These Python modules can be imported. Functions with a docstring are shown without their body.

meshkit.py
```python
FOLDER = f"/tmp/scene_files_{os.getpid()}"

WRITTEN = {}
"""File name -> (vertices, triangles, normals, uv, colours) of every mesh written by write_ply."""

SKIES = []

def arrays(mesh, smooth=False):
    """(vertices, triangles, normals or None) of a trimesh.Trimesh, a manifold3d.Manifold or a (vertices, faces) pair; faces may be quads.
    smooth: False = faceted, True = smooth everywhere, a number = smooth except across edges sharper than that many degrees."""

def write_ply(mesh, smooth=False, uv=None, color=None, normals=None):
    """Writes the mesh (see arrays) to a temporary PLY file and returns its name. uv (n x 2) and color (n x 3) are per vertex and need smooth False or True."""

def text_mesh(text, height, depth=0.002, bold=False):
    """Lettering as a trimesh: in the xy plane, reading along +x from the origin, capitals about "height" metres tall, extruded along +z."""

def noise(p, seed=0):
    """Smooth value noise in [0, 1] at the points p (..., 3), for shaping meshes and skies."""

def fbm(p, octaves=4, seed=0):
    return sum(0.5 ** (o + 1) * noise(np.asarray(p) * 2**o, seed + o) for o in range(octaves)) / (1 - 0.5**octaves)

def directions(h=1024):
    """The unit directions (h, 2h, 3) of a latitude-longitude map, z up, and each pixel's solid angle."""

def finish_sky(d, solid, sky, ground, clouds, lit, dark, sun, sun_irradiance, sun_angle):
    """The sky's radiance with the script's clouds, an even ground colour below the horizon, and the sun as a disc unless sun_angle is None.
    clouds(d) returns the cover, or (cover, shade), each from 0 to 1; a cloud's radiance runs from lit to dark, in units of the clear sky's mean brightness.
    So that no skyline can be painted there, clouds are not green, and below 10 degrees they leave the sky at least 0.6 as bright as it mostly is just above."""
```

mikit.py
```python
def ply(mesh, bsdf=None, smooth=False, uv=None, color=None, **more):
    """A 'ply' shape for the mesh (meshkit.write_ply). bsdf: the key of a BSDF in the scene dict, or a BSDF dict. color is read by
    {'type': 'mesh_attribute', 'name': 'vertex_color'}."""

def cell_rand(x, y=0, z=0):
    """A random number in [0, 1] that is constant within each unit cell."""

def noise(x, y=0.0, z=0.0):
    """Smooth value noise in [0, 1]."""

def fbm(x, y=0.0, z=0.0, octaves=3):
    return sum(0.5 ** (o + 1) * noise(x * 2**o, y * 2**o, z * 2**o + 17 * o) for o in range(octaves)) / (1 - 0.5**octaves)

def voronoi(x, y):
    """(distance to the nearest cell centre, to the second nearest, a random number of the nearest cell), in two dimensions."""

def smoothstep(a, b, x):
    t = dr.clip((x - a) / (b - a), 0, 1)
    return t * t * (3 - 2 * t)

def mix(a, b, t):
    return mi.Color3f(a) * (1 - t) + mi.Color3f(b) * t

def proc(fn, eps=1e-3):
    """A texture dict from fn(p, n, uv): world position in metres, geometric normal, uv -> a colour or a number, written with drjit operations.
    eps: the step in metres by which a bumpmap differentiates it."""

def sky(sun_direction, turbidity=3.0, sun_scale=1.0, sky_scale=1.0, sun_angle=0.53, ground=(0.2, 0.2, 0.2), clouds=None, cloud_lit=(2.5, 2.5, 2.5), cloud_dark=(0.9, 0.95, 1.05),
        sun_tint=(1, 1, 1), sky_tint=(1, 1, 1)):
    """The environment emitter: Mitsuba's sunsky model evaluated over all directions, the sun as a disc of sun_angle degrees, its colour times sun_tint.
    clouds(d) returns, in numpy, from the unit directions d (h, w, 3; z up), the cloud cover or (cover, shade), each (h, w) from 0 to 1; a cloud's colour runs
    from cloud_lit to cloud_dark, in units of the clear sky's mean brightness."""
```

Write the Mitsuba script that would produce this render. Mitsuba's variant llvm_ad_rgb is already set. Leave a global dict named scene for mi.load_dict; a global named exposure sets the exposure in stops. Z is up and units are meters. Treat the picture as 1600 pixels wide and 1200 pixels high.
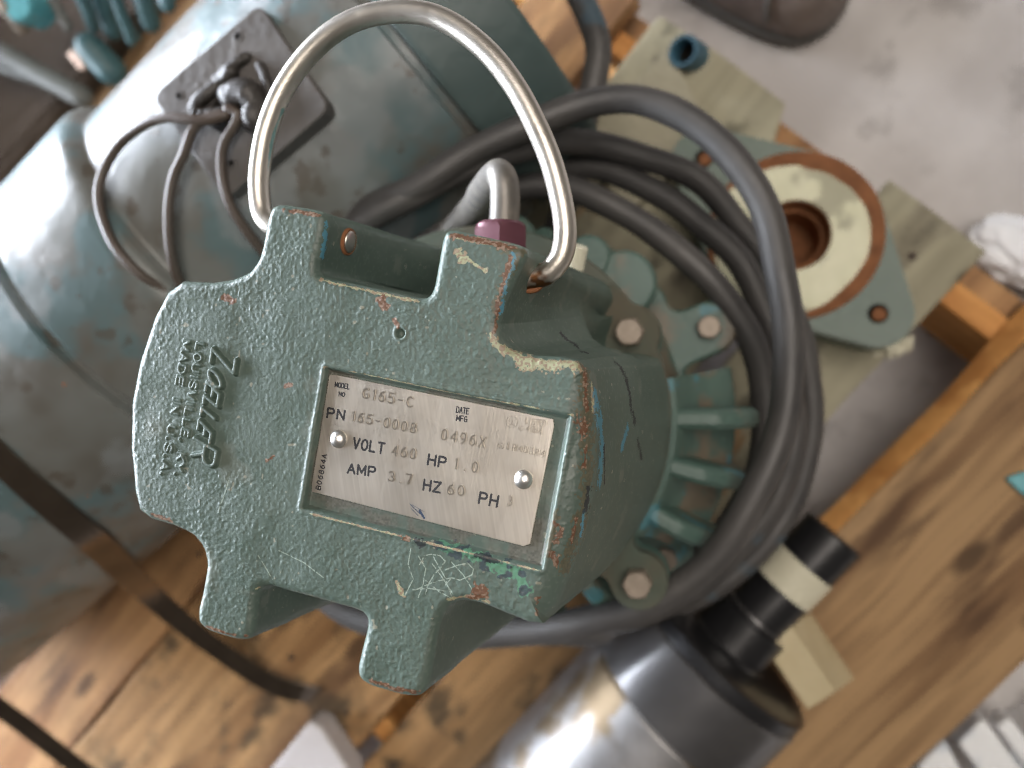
import math, random
import numpy as np, trimesh, drjit as dr, mitsuba as mi, manifold3d as m3
import meshkit, mikit
from shapely.geometry import LineString, Polygon, Point, MultiPolygon
from shapely.ops import unary_union
from scipy.spatial import cKDTree, Delaunay
from scipy.ndimage import gaussian_filter1d
from mikit import proc, noise, fbm, voronoi, smoothstep, mix

rng = np.random.default_rng(7)
random.seed(7)
T = mi.ScalarTransform4f

# ------------------------------------------------------------------ camera and light
H = 0.74                                   # height of the lens over the floor
FPX = 1164.0                               # focal length in pixels of the 1600 x 1200 photograph
TILT = math.atan(300 / FPX)
CT, ST = math.cos(TILT), math.sin(TILT)
scene, labels = {}, {}
scene['camera'] = {'type': 'thinlens', 'fov': math.degrees(2 * math.atan(800 / FPX)), 'fov_axis': 'x', 'aperture_radius': 0.0023, 'focus_distance': 0.253,
                   'near_clip': 0.01, 'far_clip': 60.0,
                   'to_world': T().look_at(origin=[0, 0, H], target=[-ST, 0, H - CT], up=[0, 1, 0])}
exposure = 0.0


def lamp(key, origin, target, sx, sy, rgb):
    scene[key] = {'type': 'rectangle', 'to_world': T().look_at(origin=origin, target=target, up=[0, 0.1, 1]) @ T().scale([sx, sy, 1]),
                  'emitter': {'type': 'area', 'radiance': {'type': 'rgb', 'value': rgb}}, 'bsdf': {'type': 'diffuse', 'reflectance': {'type': 'rgb', 'value': 0.3}}}


# the open door of the shed on the left, and the pale skylight strip of the roof
lamp('open_doorway', [-2.4, 0.55, 0.86], [-0.15, 0, 0.45], 1.2, 0.46, [39, 42, 47])
lamp('roof_light', [0.75, 0.45, 3.3], [0.0, 0.0, 0.4], 1.25, 1.0, [5.4, 4.9, 4.4])
scene['shed_air'] = {'type': 'constant', 'radiance': {'type': 'rgb', 'value': [0.12, 0.11, 0.10]}}     # the dim inside of the shed all round
labels['open_doorway'] = {'label': 'bright open doorway of the shed', 'kind': 'structure'}
labels['roof_light'] = {'label': 'pale translucent roof panel above', 'kind': 'structure'}


# ------------------------------------------------------------------ helpers
def P(u, v, d):
    """The point seen at pixel (u, v) of the photograph, d metres below the lens."""
    X, Y = (u - 800) / FPX, (600 - v) / FPX
    l = d / (CT + X * ST)
    return np.array([l * (-ST + X * CT), l * Y, H - d])


def PX(pts, d):
    return np.array([P(u, v, d)[:2] for u, v in pts])


def tagthing(key, label, cat, group=None):
    labels[key] = {'label': label, 'category': cat}
    if group:
        labels[key]['group'] = group


def fresh(key):
    if key not in scene and not any(k.startswith(key + '__') for k in scene):
        return key
    n = 1
    while f'{key}_{n:03d}' in scene or any(k.startswith(f'{key}_{n:03d}__') for k in scene):
        n += 1
    return f'{key}_{n:03d}'


def put(key, mesh, bsdf, smooth=30, **kw):
    key = fresh(key)
    scene[key] = mikit.ply(mesh, bsdf, smooth=smooth, **kw)
    return key


def cat(*ms):
    return trimesh.util.concatenate([m for m in ms])


def grid_faces(r, n, closed=True):
    """Triangles of r rows of n points."""
    i, j = np.meshgrid(np.arange(r - 1), np.arange(n if closed else n - 1), indexing='ij')
    a, b = i * n + j, i * n + (j + 1) % n
    c, d = a + n, b + n
    return np.vstack([np.stack([a, c, b], -1).reshape(-1, 3), np.stack([b, c, d], -1).reshape(-1, 3)])


def spline(pts, step=0.004, closed=False):
    pts = np.asarray(pts, float)
    n = len(pts)
    out = []
    for i in range(n if closed else n - 1):
        g = (lambda k: pts[k % n]) if closed else (lambda k: pts[min(max(k, 0), n - 1)])
        p0, p1, p2, p3 = g(i - 1), g(i), g(i + 1), g(i + 2)
        k = max(2, int(np.linalg.norm(p2 - p1) / step))
        for t in np.arange(k) / k:
            out.append(0.5 * (2 * p1 + (p2 - p0) * t + (2 * p0 - 5 * p1 + 4 * p2 - p3) * t * t + (3 * p1 - p0 - 3 * p2 + p3) * t ** 3))
    if not closed:
        out.append(pts[-1])
    return np.array(out)


def tube(path, radius, n=20, round_ends=True, flat=1.0):
    path = np.asarray(path, float)
    radius = np.broadcast_to(np.asarray(radius, float), (len(path),)).copy()
    t = np.gradient(path, axis=0)
    t /= np.linalg.norm(t, axis=1, keepdims=True)
    up = np.array([0.13, 0.21, 1.0])
    nrm = np.zeros_like(path)
    v = np.cross(t[0], up)
    for i in range(len(path)):
        v = v - t[i] * (v @ t[i])
        v /= np.linalg.norm(v)
        nrm[i] = v
    b = np.cross(t, nrm)
    ph = np.arange(n) / n * 2 * np.pi
    rows = [path[i] + radius[i] * (np.cos(ph)[:, None] * nrm[i] + np.sin(ph)[:, None] * b[i]) for i in range(len(path))]
    if round_ends:
        def dome(i, s):
            return [path[i] + s * t[i] * radius[i] * flat * math.sin(a) + radius[i] * math.cos(a) * (np.cos(ph)[:, None] * nrm[i] + np.sin(ph)[:, None] * b[i]) for a in (0.5, 1.0, 1.35, 1.56)]
        rows = dome(0, -1)[::-1] + rows + dome(-1, 1)
    v = np.vstack(rows)
    f = grid_faces(len(rows), n)[:, ::-1]
    m = trimesh.Trimesh(v, f, process=False)
    return m


def lathe(profile, n=96, origin=(0, 0, 0), axis=(0, 0, 1), xdir=None):
    """profile: (radius, height) pairs; the surface of revolution about the axis through origin."""
    ax = np.asarray(axis, float) / np.linalg.norm(axis)
    x = np.asarray(xdir if xdir is not None else ([1, 0, 0] if abs(ax[0]) < 0.9 else [0, 1, 0]), float)
    x = x - ax * (x @ ax)
    x /= np.linalg.norm(x)
    y = np.cross(ax, x)
    ph = np.arange(n) / n * 2 * np.pi
    ring = np.cos(ph)[:, None] * x + np.sin(ph)[:, None] * y
    v = np.vstack([np.asarray(origin) + max(r, 1e-5) * ring + z * ax for r, z in profile])
    m = trimesh.Trimesh(v, grid_faces(len(profile), n)[:, ::-1], process=False)
    m.fix_normals()
    return m


def resample(pts, step):
    pts = np.vstack([pts, pts[:1]])
    s = np.concatenate([[0], np.cumsum(np.linalg.norm(np.diff(pts, axis=0), axis=1))])
    n = int(s[-1] / step)
    q = np.arange(n) / n * s[-1]
    return np.stack([np.interp(q, s, pts[:, k]) for k in range(pts.shape[1])], 1)


def ccw(p):
    p = np.asarray(p, float)
    return p[::-1] if np.sum(p[:, 0] * np.roll(p[:, 1], -1) - p[:, 1] * np.roll(p[:, 0], -1)) < 0 else p


def normals2(p):
    t = np.roll(p, -1, 0) - np.roll(p, 1, 0)
    t /= np.linalg.norm(t, axis=1, keepdims=True) + 1e-12
    return np.stack([t[:, 1], -t[:, 0]], 1)      # outward for a ccw ring


def plate(pts, z0, z1, bevel=0.001, rows=3, frame=None, wobble=0.0):
    """A slab over a ring of points with rounded rims, from z0 up to z1; frame = (origin, x, y, z) places it."""
    p = ccw(pts)
    n = normals2(p)
    rings = [(0, z0)]
    for k in range(rows + 1):
        a = k / rows * math.pi / 2
        rings.append((-bevel * (1 - math.cos(a)), z1 - bevel * (1 - math.sin(a))))
    rings = [(-bevel * 0.6, z0), (0, z0 + bevel * 0.6)] + rings[1:]
    v = np.vstack([np.column_stack([p + n * o, np.full(len(p), z)]) for o, z in rings])
    f = grid_faces(len(rings), len(p))[:, ::-1]
    top = p + n * rings[-1][0]
    tv, tf = trimesh.creation.triangulate_polygon(Polygon(top), engine='earcut')
    idx = cKDTree(top).query(tv)[1]
    base = (len(rings) - 1) * len(p)
    tri = idx[tf]
    a = top[tri]
    s = (a[:, 1, 0] - a[:, 0, 0]) * (a[:, 2, 1] - a[:, 0, 1]) - (a[:, 1, 1] - a[:, 0, 1]) * (a[:, 2, 0] - a[:, 0, 0])
    tri = np.where((s < 0)[:, None], tri[:, ::-1], tri)
    f = np.vstack([f, tri + base, tri[:, ::-1]])
    m = trimesh.Trimesh(v, f, process=False)
    if frame is not None:
        o, x, y, z = (np.asarray(q, float) for q in frame)
        m.vertices = o + m.vertices[:, :1] * x + m.vertices[:, 1:2] * y + m.vertices[:, 2:] * z
        if np.dot(np.cross(x, y), z) < 0:
            m.invert()
    return m


def rounded(pts, r, n=6):
    """A ring with its corners rounded."""
    g = Polygon(pts).buffer(-r, join_style=1).buffer(r, quad_segs=n)
    g = g.buffer(r * 0.6, quad_segs=n).buffer(-r * 0.6, quad_segs=n)
    return np.array(g.exterior.coords)[:-1]


def rect(w, h, r=0.0, cx=0, cy=0):
    p = np.array([[-w / 2, -h / 2], [w / 2, -h / 2], [w / 2, h / 2], [-w / 2, h / 2]]) + [cx, cy]
    return rounded(p, r) if r else p


def rough(mesh, amp, scale, seed=0, sub=None):
    """Pushes the vertices about by smooth noise."""
    if sub:
        v, f = trimesh.remesh.subdivide_to_size(mesh.vertices, mesh.faces, sub)
        mesh = trimesh.Trimesh(v, f, process=True)
    d = np.stack([meshkit.fbm(mesh.vertices / scale + 31 * k, 3, seed + k) - 0.5 for k in range(3)], -1)
    mesh.vertices = mesh.vertices + d * 2 * amp
    return mesh


def hex_bolt(center, across, height, axis=(0, 0, 1), turn=0.0):
    """A hexagon head with a chamfered crown, on a washer face."""
    ax = np.asarray(axis, float) / np.linalg.norm(axis)
    x = np.cross(ax, [0.3, 0.9, 0.1])
    x /= np.linalg.norm(x)
    y = np.cross(ax, x)
    r = across / math.sqrt(3)
    ph = turn + np.arange(48) / 48 * 2 * np.pi
    hexr = across / 2 / np.cos((np.arange(48) / 48 * 2 * np.pi) % (np.pi / 3) - np.pi / 6)
    rows = []
    for fac, z in ((1.0, 0), (1.0, height * 0.8)):
        rows.append(np.asarray(center) + (hexr * fac)[:, None] * (np.cos(ph)[:, None] * x + np.sin(ph)[:, None] * y) + z * ax)
    cr = np.minimum(hexr, across * 0.505)
    rows.append(np.asarray(center) + cr[:, None] * (np.cos(ph)[:, None] * x + np.sin(ph)[:, None] * y) + height * 0.93 * ax)
    rows.append(np.asarray(center) + (cr * 0.88)[:, None] * (np.cos(ph)[:, None] * x + np.sin(ph)[:, None] * y) + height * ax)
    rows.append(np.asarray(center) + (cr * 0.02)[:, None] * (np.cos(ph)[:, None] * x + np.sin(ph)[:, None] * y) + height * 1.0 * ax)
    m = trimesh.Trimesh(np.vstack(rows), grid_faces(len(rows), 48)[:, ::-1], process=False)
    m.fix_normals()
    return m


def sstep(a, b, x):
    t = np.clip((x - a) / (b - a), 0, 1)
    return t * t * (3 - 2 * t)


# ------------------------------------------------------------------ stroke lettering (4 wide, 6 high)
def arc(cx, cy, rx, ry, a0, a1, n=14):
    a = np.radians(np.linspace(a0, a1, n))
    return [(cx + rx * math.cos(t), cy + ry * math.sin(t)) for t in a]


GLYPH = {
    'A': [[(0, 0), (2, 6), (4, 0)], [(0.75, 2.1), (3.25, 2.1)]],
    'B': [[(0, 0), (0, 6), (2.4, 6)] + arc(2.4, 4.6, 1.3, 1.4, 90, -90) + [(0, 3.2)], [(2.4, 3.2)] + arc(2.4, 1.6, 1.6, 1.6, 90, -90) + [(0, 0)]],
    'C': [arc(2.1, 3, 2, 3, 45, 315, 22)],
    'D': [[(0, 0), (0, 6), (1.8, 6)] + arc(1.8, 3, 2.1, 3, 90, -90) + [(0, 0)]],
    'E': [[(3.6, 6), (0, 6), (0, 0), (3.6, 0)], [(0, 3.1), (3, 3.1)]],
    'F': [[(3.6, 6), (0, 6), (0, 0)], [(0, 3.1), (3, 3.1)]],
    'G': [arc(2.1, 3, 2, 3, 45, 300, 22) + [(4, 0.9), (4, 2.7), (2.3, 2.7)]],
    'H': [[(0, 0), (0, 6)], [(4, 0), (4, 6)], [(0, 3.1), (4, 3.1)]],
    'I': [[(1, 0), (1, 6)]],
    'J': [[(3, 6), (3, 1.4)] + arc(1.5, 1.4, 1.5, 1.4, 0, -180)],
    'K': [[(0, 0), (0, 6)], [(3.8, 6), (0, 2.4)], [(1.3, 3.5), (4, 0)]],
    'L': [[(0, 6), (0, 0), (3.4, 0)]],
    'M': [[(0, 0), (0, 6), (2.2, 1.2), (4.4, 6), (4.4, 0)]],
    'N': [[(0, 0), (0, 6), (4, 0), (4, 6)]],
    'O': [arc(2, 3, 2, 3, 0, 360, 30)],
    'P': [[(0, 0), (0, 6), (2.3, 6)] + arc(2.3, 4.4, 1.5, 1.6, 90, -90) + [(0, 2.8)]],
    'R': [[(0, 0), (0, 6), (2.3, 6)] + arc(2.3, 4.5, 1.5, 1.5, 90, -90) + [(0, 3)], [(2, 3), (3.9, 0)]],
    'S': [arc(2, 4.5, 1.8, 1.5, 35, 270, 14) + arc(2, 1.5, 1.9, 1.5, 90, -145, 14)],
    'T': [[(0, 6), (4, 6)], [(2, 6), (2, 0)]],
    'U': [[(0, 6), (0, 1.9)] + arc(2, 1.9, 2, 1.9, 180, 360) + [(4, 6)]],
    'V': [[(0, 6), (2, 0), (4, 6)]],
    'X': [[(0, 0), (4, 6)], [(0, 6), (4, 0)]],
    'Y': [[(0, 6), (2, 3), (4, 6)], [(2, 3), (2, 0)]],
    'Z': [[(0, 6), (4, 6), (0, 0), (4, 0)]],
    '0': [arc(1.8, 3, 1.8, 3, 0, 360, 30)],
    '1': [[(0.7, 5.1), (1.7, 6), (1.7, 0)]],
    '3': [arc(1.8, 4.5, 1.6, 1.5, 150, -90, 14) + arc(1.8, 1.5, 1.9, 1.5, 90, -150, 14)],
    '4': [[(3, 0), (3, 6), (0, 1.7), (4, 1.7)]],
    '5': [[(3.5, 6), (0.4, 6), (0.2, 3.3)] + arc(1.8, 1.9, 1.9, 1.9, 125, -150, 16)],
    '6': [[(3.1, 5.9)] + arc(3.2, 2.2, 3.1, 3.7, 95, 175, 8) + arc(1.9, 1.9, 1.8, 1.9, 180, -180, 24)],
    '7': [[(0, 6), (3.7, 6), (1.3, 0)]],
    '8': [arc(1.9, 4.55, 1.5, 1.45, 0, 360, 22), arc(1.9, 1.6, 1.9, 1.6, 0, 360, 24)],
    '9': [arc(1.9, 4.1, 1.8, 1.9, 0, 360, 24), arc(0.7, 3.8, 3.0, 3.8, -85, 0, 8)],
    '-': [[(0.3, 3), (3.4, 3)]], '.': [[(0.5, 0.1), (0.7, 0.1)]], ',': [[(0.8, 0.3), (0.3, -0.9)]], ' ': [],
}
WIDE = {'I': 2, '1': 2.6, '.': 1.2, ',': 1.2, ' ': 2.6, 'M': 4.4, 'J': 3}


def strokes(text, gap=1.6):
    """Polylines of the text with the baseline on y = 0 and capitals 6 high; and the text's width."""
    out, x = [], 0.0
    for ch in text:
        out += [[(x + a, b) for a, b in s] for s in GLYPH[ch]]
        x += WIDE.get(ch, 4) + gap
    return out, x - gap


def place_strokes(text, p0, p1, h, gap=1.6):
    """The text's polylines laid out in the plane from baseline start p0 to baseline end p1, capitals h high."""
    s, w = strokes(text, gap)
    p0, p1 = np.asarray(p0)[:2], np.asarray(p1)[:2]
    x = (p1 - p0) / w
    e = (p1 - p0) / np.linalg.norm(p1 - p0)
    y = np.array([-e[1], e[0]]) * h / 6
    return [np.array([p0 + a * x + b * y for a, b in l]) for l in s]


def stroke_mesh(lines, width, z0, z1):
    g = unary_union([LineString(l).buffer(width / 2, quad_segs=3) for l in lines])
    gs = list(getattr(g, 'geoms', [g]))
    ms = []
    for q in gs:
        m = trimesh.creation.extrude_polygon(q.simplify(width * 0.03), z1 - z0, engine='earcut')
        m.apply_translation([0, 0, z0])
        ms.append(m)
    return cat(*ms)


# ------------------------------------------------------------------ materials
def col(c):
    return {'type': 'rgb', 'value': list(c)}


def bsdf(key, base, rough=0.5, metal=0.0, spec=0.5, bump=None, bscale=1.0, eps=3e-4, **kw):
    b = {'type': 'principled', 'base_color': proc(base) if callable(base) else col(base), 'roughness': proc(rough) if callable(rough) else rough,
         'metallic': proc(metal) if callable(metal) else metal, 'specular': spec, **kw}
    if bump is not None:
        b = {'type': 'bumpmap', 'arbitrary': proc(bump, eps), 'scale': bscale, 'bsdf': b}
    scene[key] = {'type': 'twosided', 'bsdf': b}
    return key


def seg_dist(p, a, b):
    a, b = np.asarray(a, float), np.asarray(b, float)
    d = b - a
    l2 = float(d @ d) + 1e-12
    q = [p.x - a[0], p.y - a[1], p.z - a[2]]
    t = dr.clip((q[0] * d[0] + q[1] * d[1] + q[2] * d[2]) / l2, 0, 1)
    return dr.sqrt(dr.square(q[0] - t * d[0]) + dr.square(q[1] - t * d[1]) + dr.square(q[2] - t * d[2]))


DC = 0.235                                  # the pump's top face lies this far below the lens
ZF = H - DC


RUST, YELLOW, BLUE, GREEN, DARK, CHALK, OLIVE = [], [], [], [], [], [], []      # filled in once the casting they lie on is built


def cover(p, segs, n1, n2):
    """How far a ragged patch along these segments covers p."""
    best = mi.Float(-1)
    for a, b, w in segs:
        best = dr.maximum(best, 1 - seg_dist(p, a, b) / (w * 1.9))
    return smoothstep(0.42, 0.50, best * 0.62 + (n1 - 0.5) * 0.75 + (n2 - .5) * .5 + 0.12 * smoothstep(0, .2, best)) * dr.select(best > 0, mi.Float(1), mi.Float(0))


def paint_green(p, n, uv):
    big = fbm(p.x * 28, p.y * 28, p.z * 28, 3)
    fine = fbm(p.x * 900, p.y * 900, p.z * 900, 2)
    n1, n2 = fbm(p.x * 420, p.y * 420, p.z * 420, 2), noise(p.x * 1500, p.y * 1500, p.z * 1500)
    c = mix((0.053, 0.081, 0.066), (0.076, 0.105, 0.087), big)
    c = mix(c, (0.11, 0.145, 0.115), smoothstep(0.52, 0.8, fine) * 0.35)
    wear = smoothstep(0.63, 0.72, fbm(p.x * 60 + 5, p.y * 60, p.z * 60, 4))
    c = mix(c, (0.125, 0.140, 0.115), wear * 0.45)
    specks = smoothstep(0.83, 0.86, n1)
    c = mix(c, (0.24, 0.23, 0.18), specks * 0.6)
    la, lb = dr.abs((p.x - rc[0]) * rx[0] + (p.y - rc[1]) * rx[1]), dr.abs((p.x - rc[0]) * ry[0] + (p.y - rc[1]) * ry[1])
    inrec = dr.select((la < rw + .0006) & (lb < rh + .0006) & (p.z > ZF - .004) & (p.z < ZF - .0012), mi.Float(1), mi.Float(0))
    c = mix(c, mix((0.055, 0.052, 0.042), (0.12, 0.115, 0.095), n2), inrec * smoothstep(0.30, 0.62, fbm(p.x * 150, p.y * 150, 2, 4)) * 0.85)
    ch = mi.Float(0)
    for a, b, w in CHALK:
        ch = dr.maximum(ch, 1 - seg_dist(p, a, b) / w)
    c = mix(c, (0.30, 0.36, 0.31), smoothstep(0.05, 0.4, ch) * smoothstep(0.25, 0.4, n2) * 0.62)
    c = mix(c, mix((0.075, 0.20, 0.12), (0.022, 0.034, 0.045), smoothstep(0.58, 0.68, n1)), cover(p, GREEN, n1, n2) * .75)
    c = mix(c, mix((0.055, 0.050, 0.028), (0.105, 0.092, 0.055), n2), cover(p, OLIVE, n1, n2) * 0.8)
    c = mix(c, mix((0.36, 0.36, 0.22), (0.28, 0.20, 0.13), smoothstep(0.45, 0.6, n2)), cover(p, YELLOW, n1, n2) * .72)
    c = mix(c, (0.055, 0.19, 0.26), cover(p, BLUE, n1, n2) * .8)
    c = mix(c, mix((0.105, 0.050, 0.026), (0.20, 0.140, 0.100), smoothstep(0.50, 0.75, n2)), cover(p, RUST, n1, n2))
    return mix(c, (0.018, 0.022, 0.024), cover(p, DARK, n1, n2) * 0.9)


def cast_bump(p, n, uv):
    return fbm(p.x * 800, p.y * 800, p.z * 800, 2) * 0.00007 + smoothstep(.5, .9, noise(p.x * 900 + 3, p.y * 900, p.z * 900)) * 0.00006


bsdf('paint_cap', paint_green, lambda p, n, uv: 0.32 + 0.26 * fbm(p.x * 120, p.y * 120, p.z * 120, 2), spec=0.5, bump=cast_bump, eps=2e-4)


def paint_body(p, n, uv):
    big = fbm(p.x * 30, p.y * 30, p.z * 30, 4)
    c = mix((0.045, 0.088, 0.074), (0.075, 0.120, 0.098), big)
    c = mix(c, (0.13, 0.10, 0.068), smoothstep(0.54, 0.70, fbm(p.x * 45 + 9, p.y * 45, p.z * 45, 4)) * 0.85)
    c = mix(c, (0.05, 0.16, 0.19), smoothstep(0.66, 0.72, fbm(p.x * 70, p.y * 70 + 4, p.z * 70, 3)) * 0.8)
    return c


bsdf('paint_body', paint_body, 0.5, bump=lambda p, n, uv: fbm(p.x * 420, p.y * 420, p.z * 420, 2) * 0.00035, eps=3e-4)
bsdf('dust_green', lambda p, n, uv: mix((0.095, 0.078, 0.054), (0.062, 0.085, 0.068), fbm(p.x * 60, p.y * 60, p.z * 60, 3)), 0.8, spec=0.2)
bsdf('dusty_gap', (0.05, 0.034, 0.02), 0.9, spec=0.1)


def plate_color(p, n, uv):
    c = mix((0.45, 0.412, 0.355), (0.54, 0.497, 0.435), fbm(p.x * 1800 + p.y * 300, p.y * 60, 0, 2))
    st = smoothstep(0.58, 0.75, fbm(p.x * 80, p.y * 80, 3, 4))
    return mix(c, (0.42, 0.37, 0.31), st * 0.25)


PA = math.atan2(*(P(868, 655, .2362) - P(515, 583, .2362))[[1, 0]])    # the nameplate's turn
pc, ps = math.cos(PA), math.sin(PA)


def brushed(p, n, uv):
    a = p.x * pc + p.y * ps
    b = p.y * pc - p.x * ps
    return noise(a * 4200, b * 90) * 0.00003 + fbm(a * 60, b * 60, 0, 2) * 0.0004


bsdf('plate_metal', plate_color, lambda p, n, uv: 0.38 + 0.1 * fbm(p.x * 90, p.y * 90, 1, 3), metal=1.0, bump=brushed, eps=1.2e-4)
bsdf('stamped_metal', (0.515, 0.475, 0.42), 0.29, metal=1.0)
bsdf('rivet_metal', (0.82, 0.80, 0.76), 0.34, metal=1.0)
bsdf('ink_black', (0.018, 0.018, 0.02), 0.45)
bsdf('ink_blue', (0.02, 0.035, 0.07), 0.5)


def steel_color(p, n, uv):
    return mix((0.50, 0.46, 0.40), (0.66, 0.62, 0.56), fbm(p.x * 90, p.y * 90, p.z * 90, 3))


HOLE_R = P(812, 436, .251)
HOLE_L = P(418, 353, .251)


REFLECT_STRIPES = [[P(u, v, .2515) for u, v in q] for q in (((842, 168), (866, 228), (883, 285), (892, 335), (895, 380)), ((838, 178), (857, 228), (874, 285), (884, 335), (887, 385), (878, 410)), ((407, 330), (414, 270), (428, 200), (440, 172)))]


def bail_color(p, n, uv):
    c = steel_color(p, n, uv)
    n1 = fbm(p.x * 260, p.y * 260, p.z * 260, 3)
    for q, w, rgb in ((REFLECT_STRIPES[1], .0013, (0.34, 0.17, 0.11)), (REFLECT_STRIPES[0], .0016, (0.08, 0.34, 0.36)), (REFLECT_STRIPES[2], .0009, (0.10, 0.26, 0.25))):       # reflection fringe painted as teal and orange stripes along the outside
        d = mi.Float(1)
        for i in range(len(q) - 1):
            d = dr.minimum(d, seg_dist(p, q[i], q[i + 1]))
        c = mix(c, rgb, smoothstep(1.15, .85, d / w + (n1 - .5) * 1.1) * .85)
    near = seg_dist(p, HOLE_R, P(842, 434, .251))
    return mix(c, mix((0.20, 0.085, 0.03), (0.10, 0.06, 0.035), noise(p.x * 700, p.y * 700, p.z * 700)), smoothstep(0.0062, 0.004, near + (noise(p.x * 500, p.y * 500, p.z * 500) - .5) * .004))


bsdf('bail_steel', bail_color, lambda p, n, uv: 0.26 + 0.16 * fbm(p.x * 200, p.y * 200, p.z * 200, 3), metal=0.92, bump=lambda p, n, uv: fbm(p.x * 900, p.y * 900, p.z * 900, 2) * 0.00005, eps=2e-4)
bsdf('bolt_metal', lambda p, n, uv: mix((0.30, 0.25, 0.20), (0.19, 0.155, 0.12), fbm(p.x * 300, p.y * 300, p.z * 300, 3)), 0.5, metal=0.35)
bsdf('rubber', lambda p, n, uv: mix(mix((0.026, 0.026, 0.027), (0.074, 0.069, 0.064), fbm(p.x * 40, p.y * 40, p.z * 40, 4)), (0.035, 0.09, 0.13), smoothstep(0.70, 0.80, fbm(p.x * 30 + 7, p.y * 30, p.z * 30, 3)) * 0.5),
     lambda p, n, uv: 0.38 + 0.25 * fbm(p.x * 60, p.y * 60, p.z * 60, 3), spec=0.5)
bsdf('elbow_grey', lambda p, n, uv: mix((0.14, 0.135, 0.13), (0.26, 0.235, 0.20), fbm(p.x * 160, p.y * 160, p.z * 160, 3)), 0.42, metal=0.5)
bsdf('nut_purple', (0.13, 0.050, 0.066), 0.35, metal=0.3)
bsdf('cream_plastic', (0.62, 0.60, 0.47), 0.5)


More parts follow.
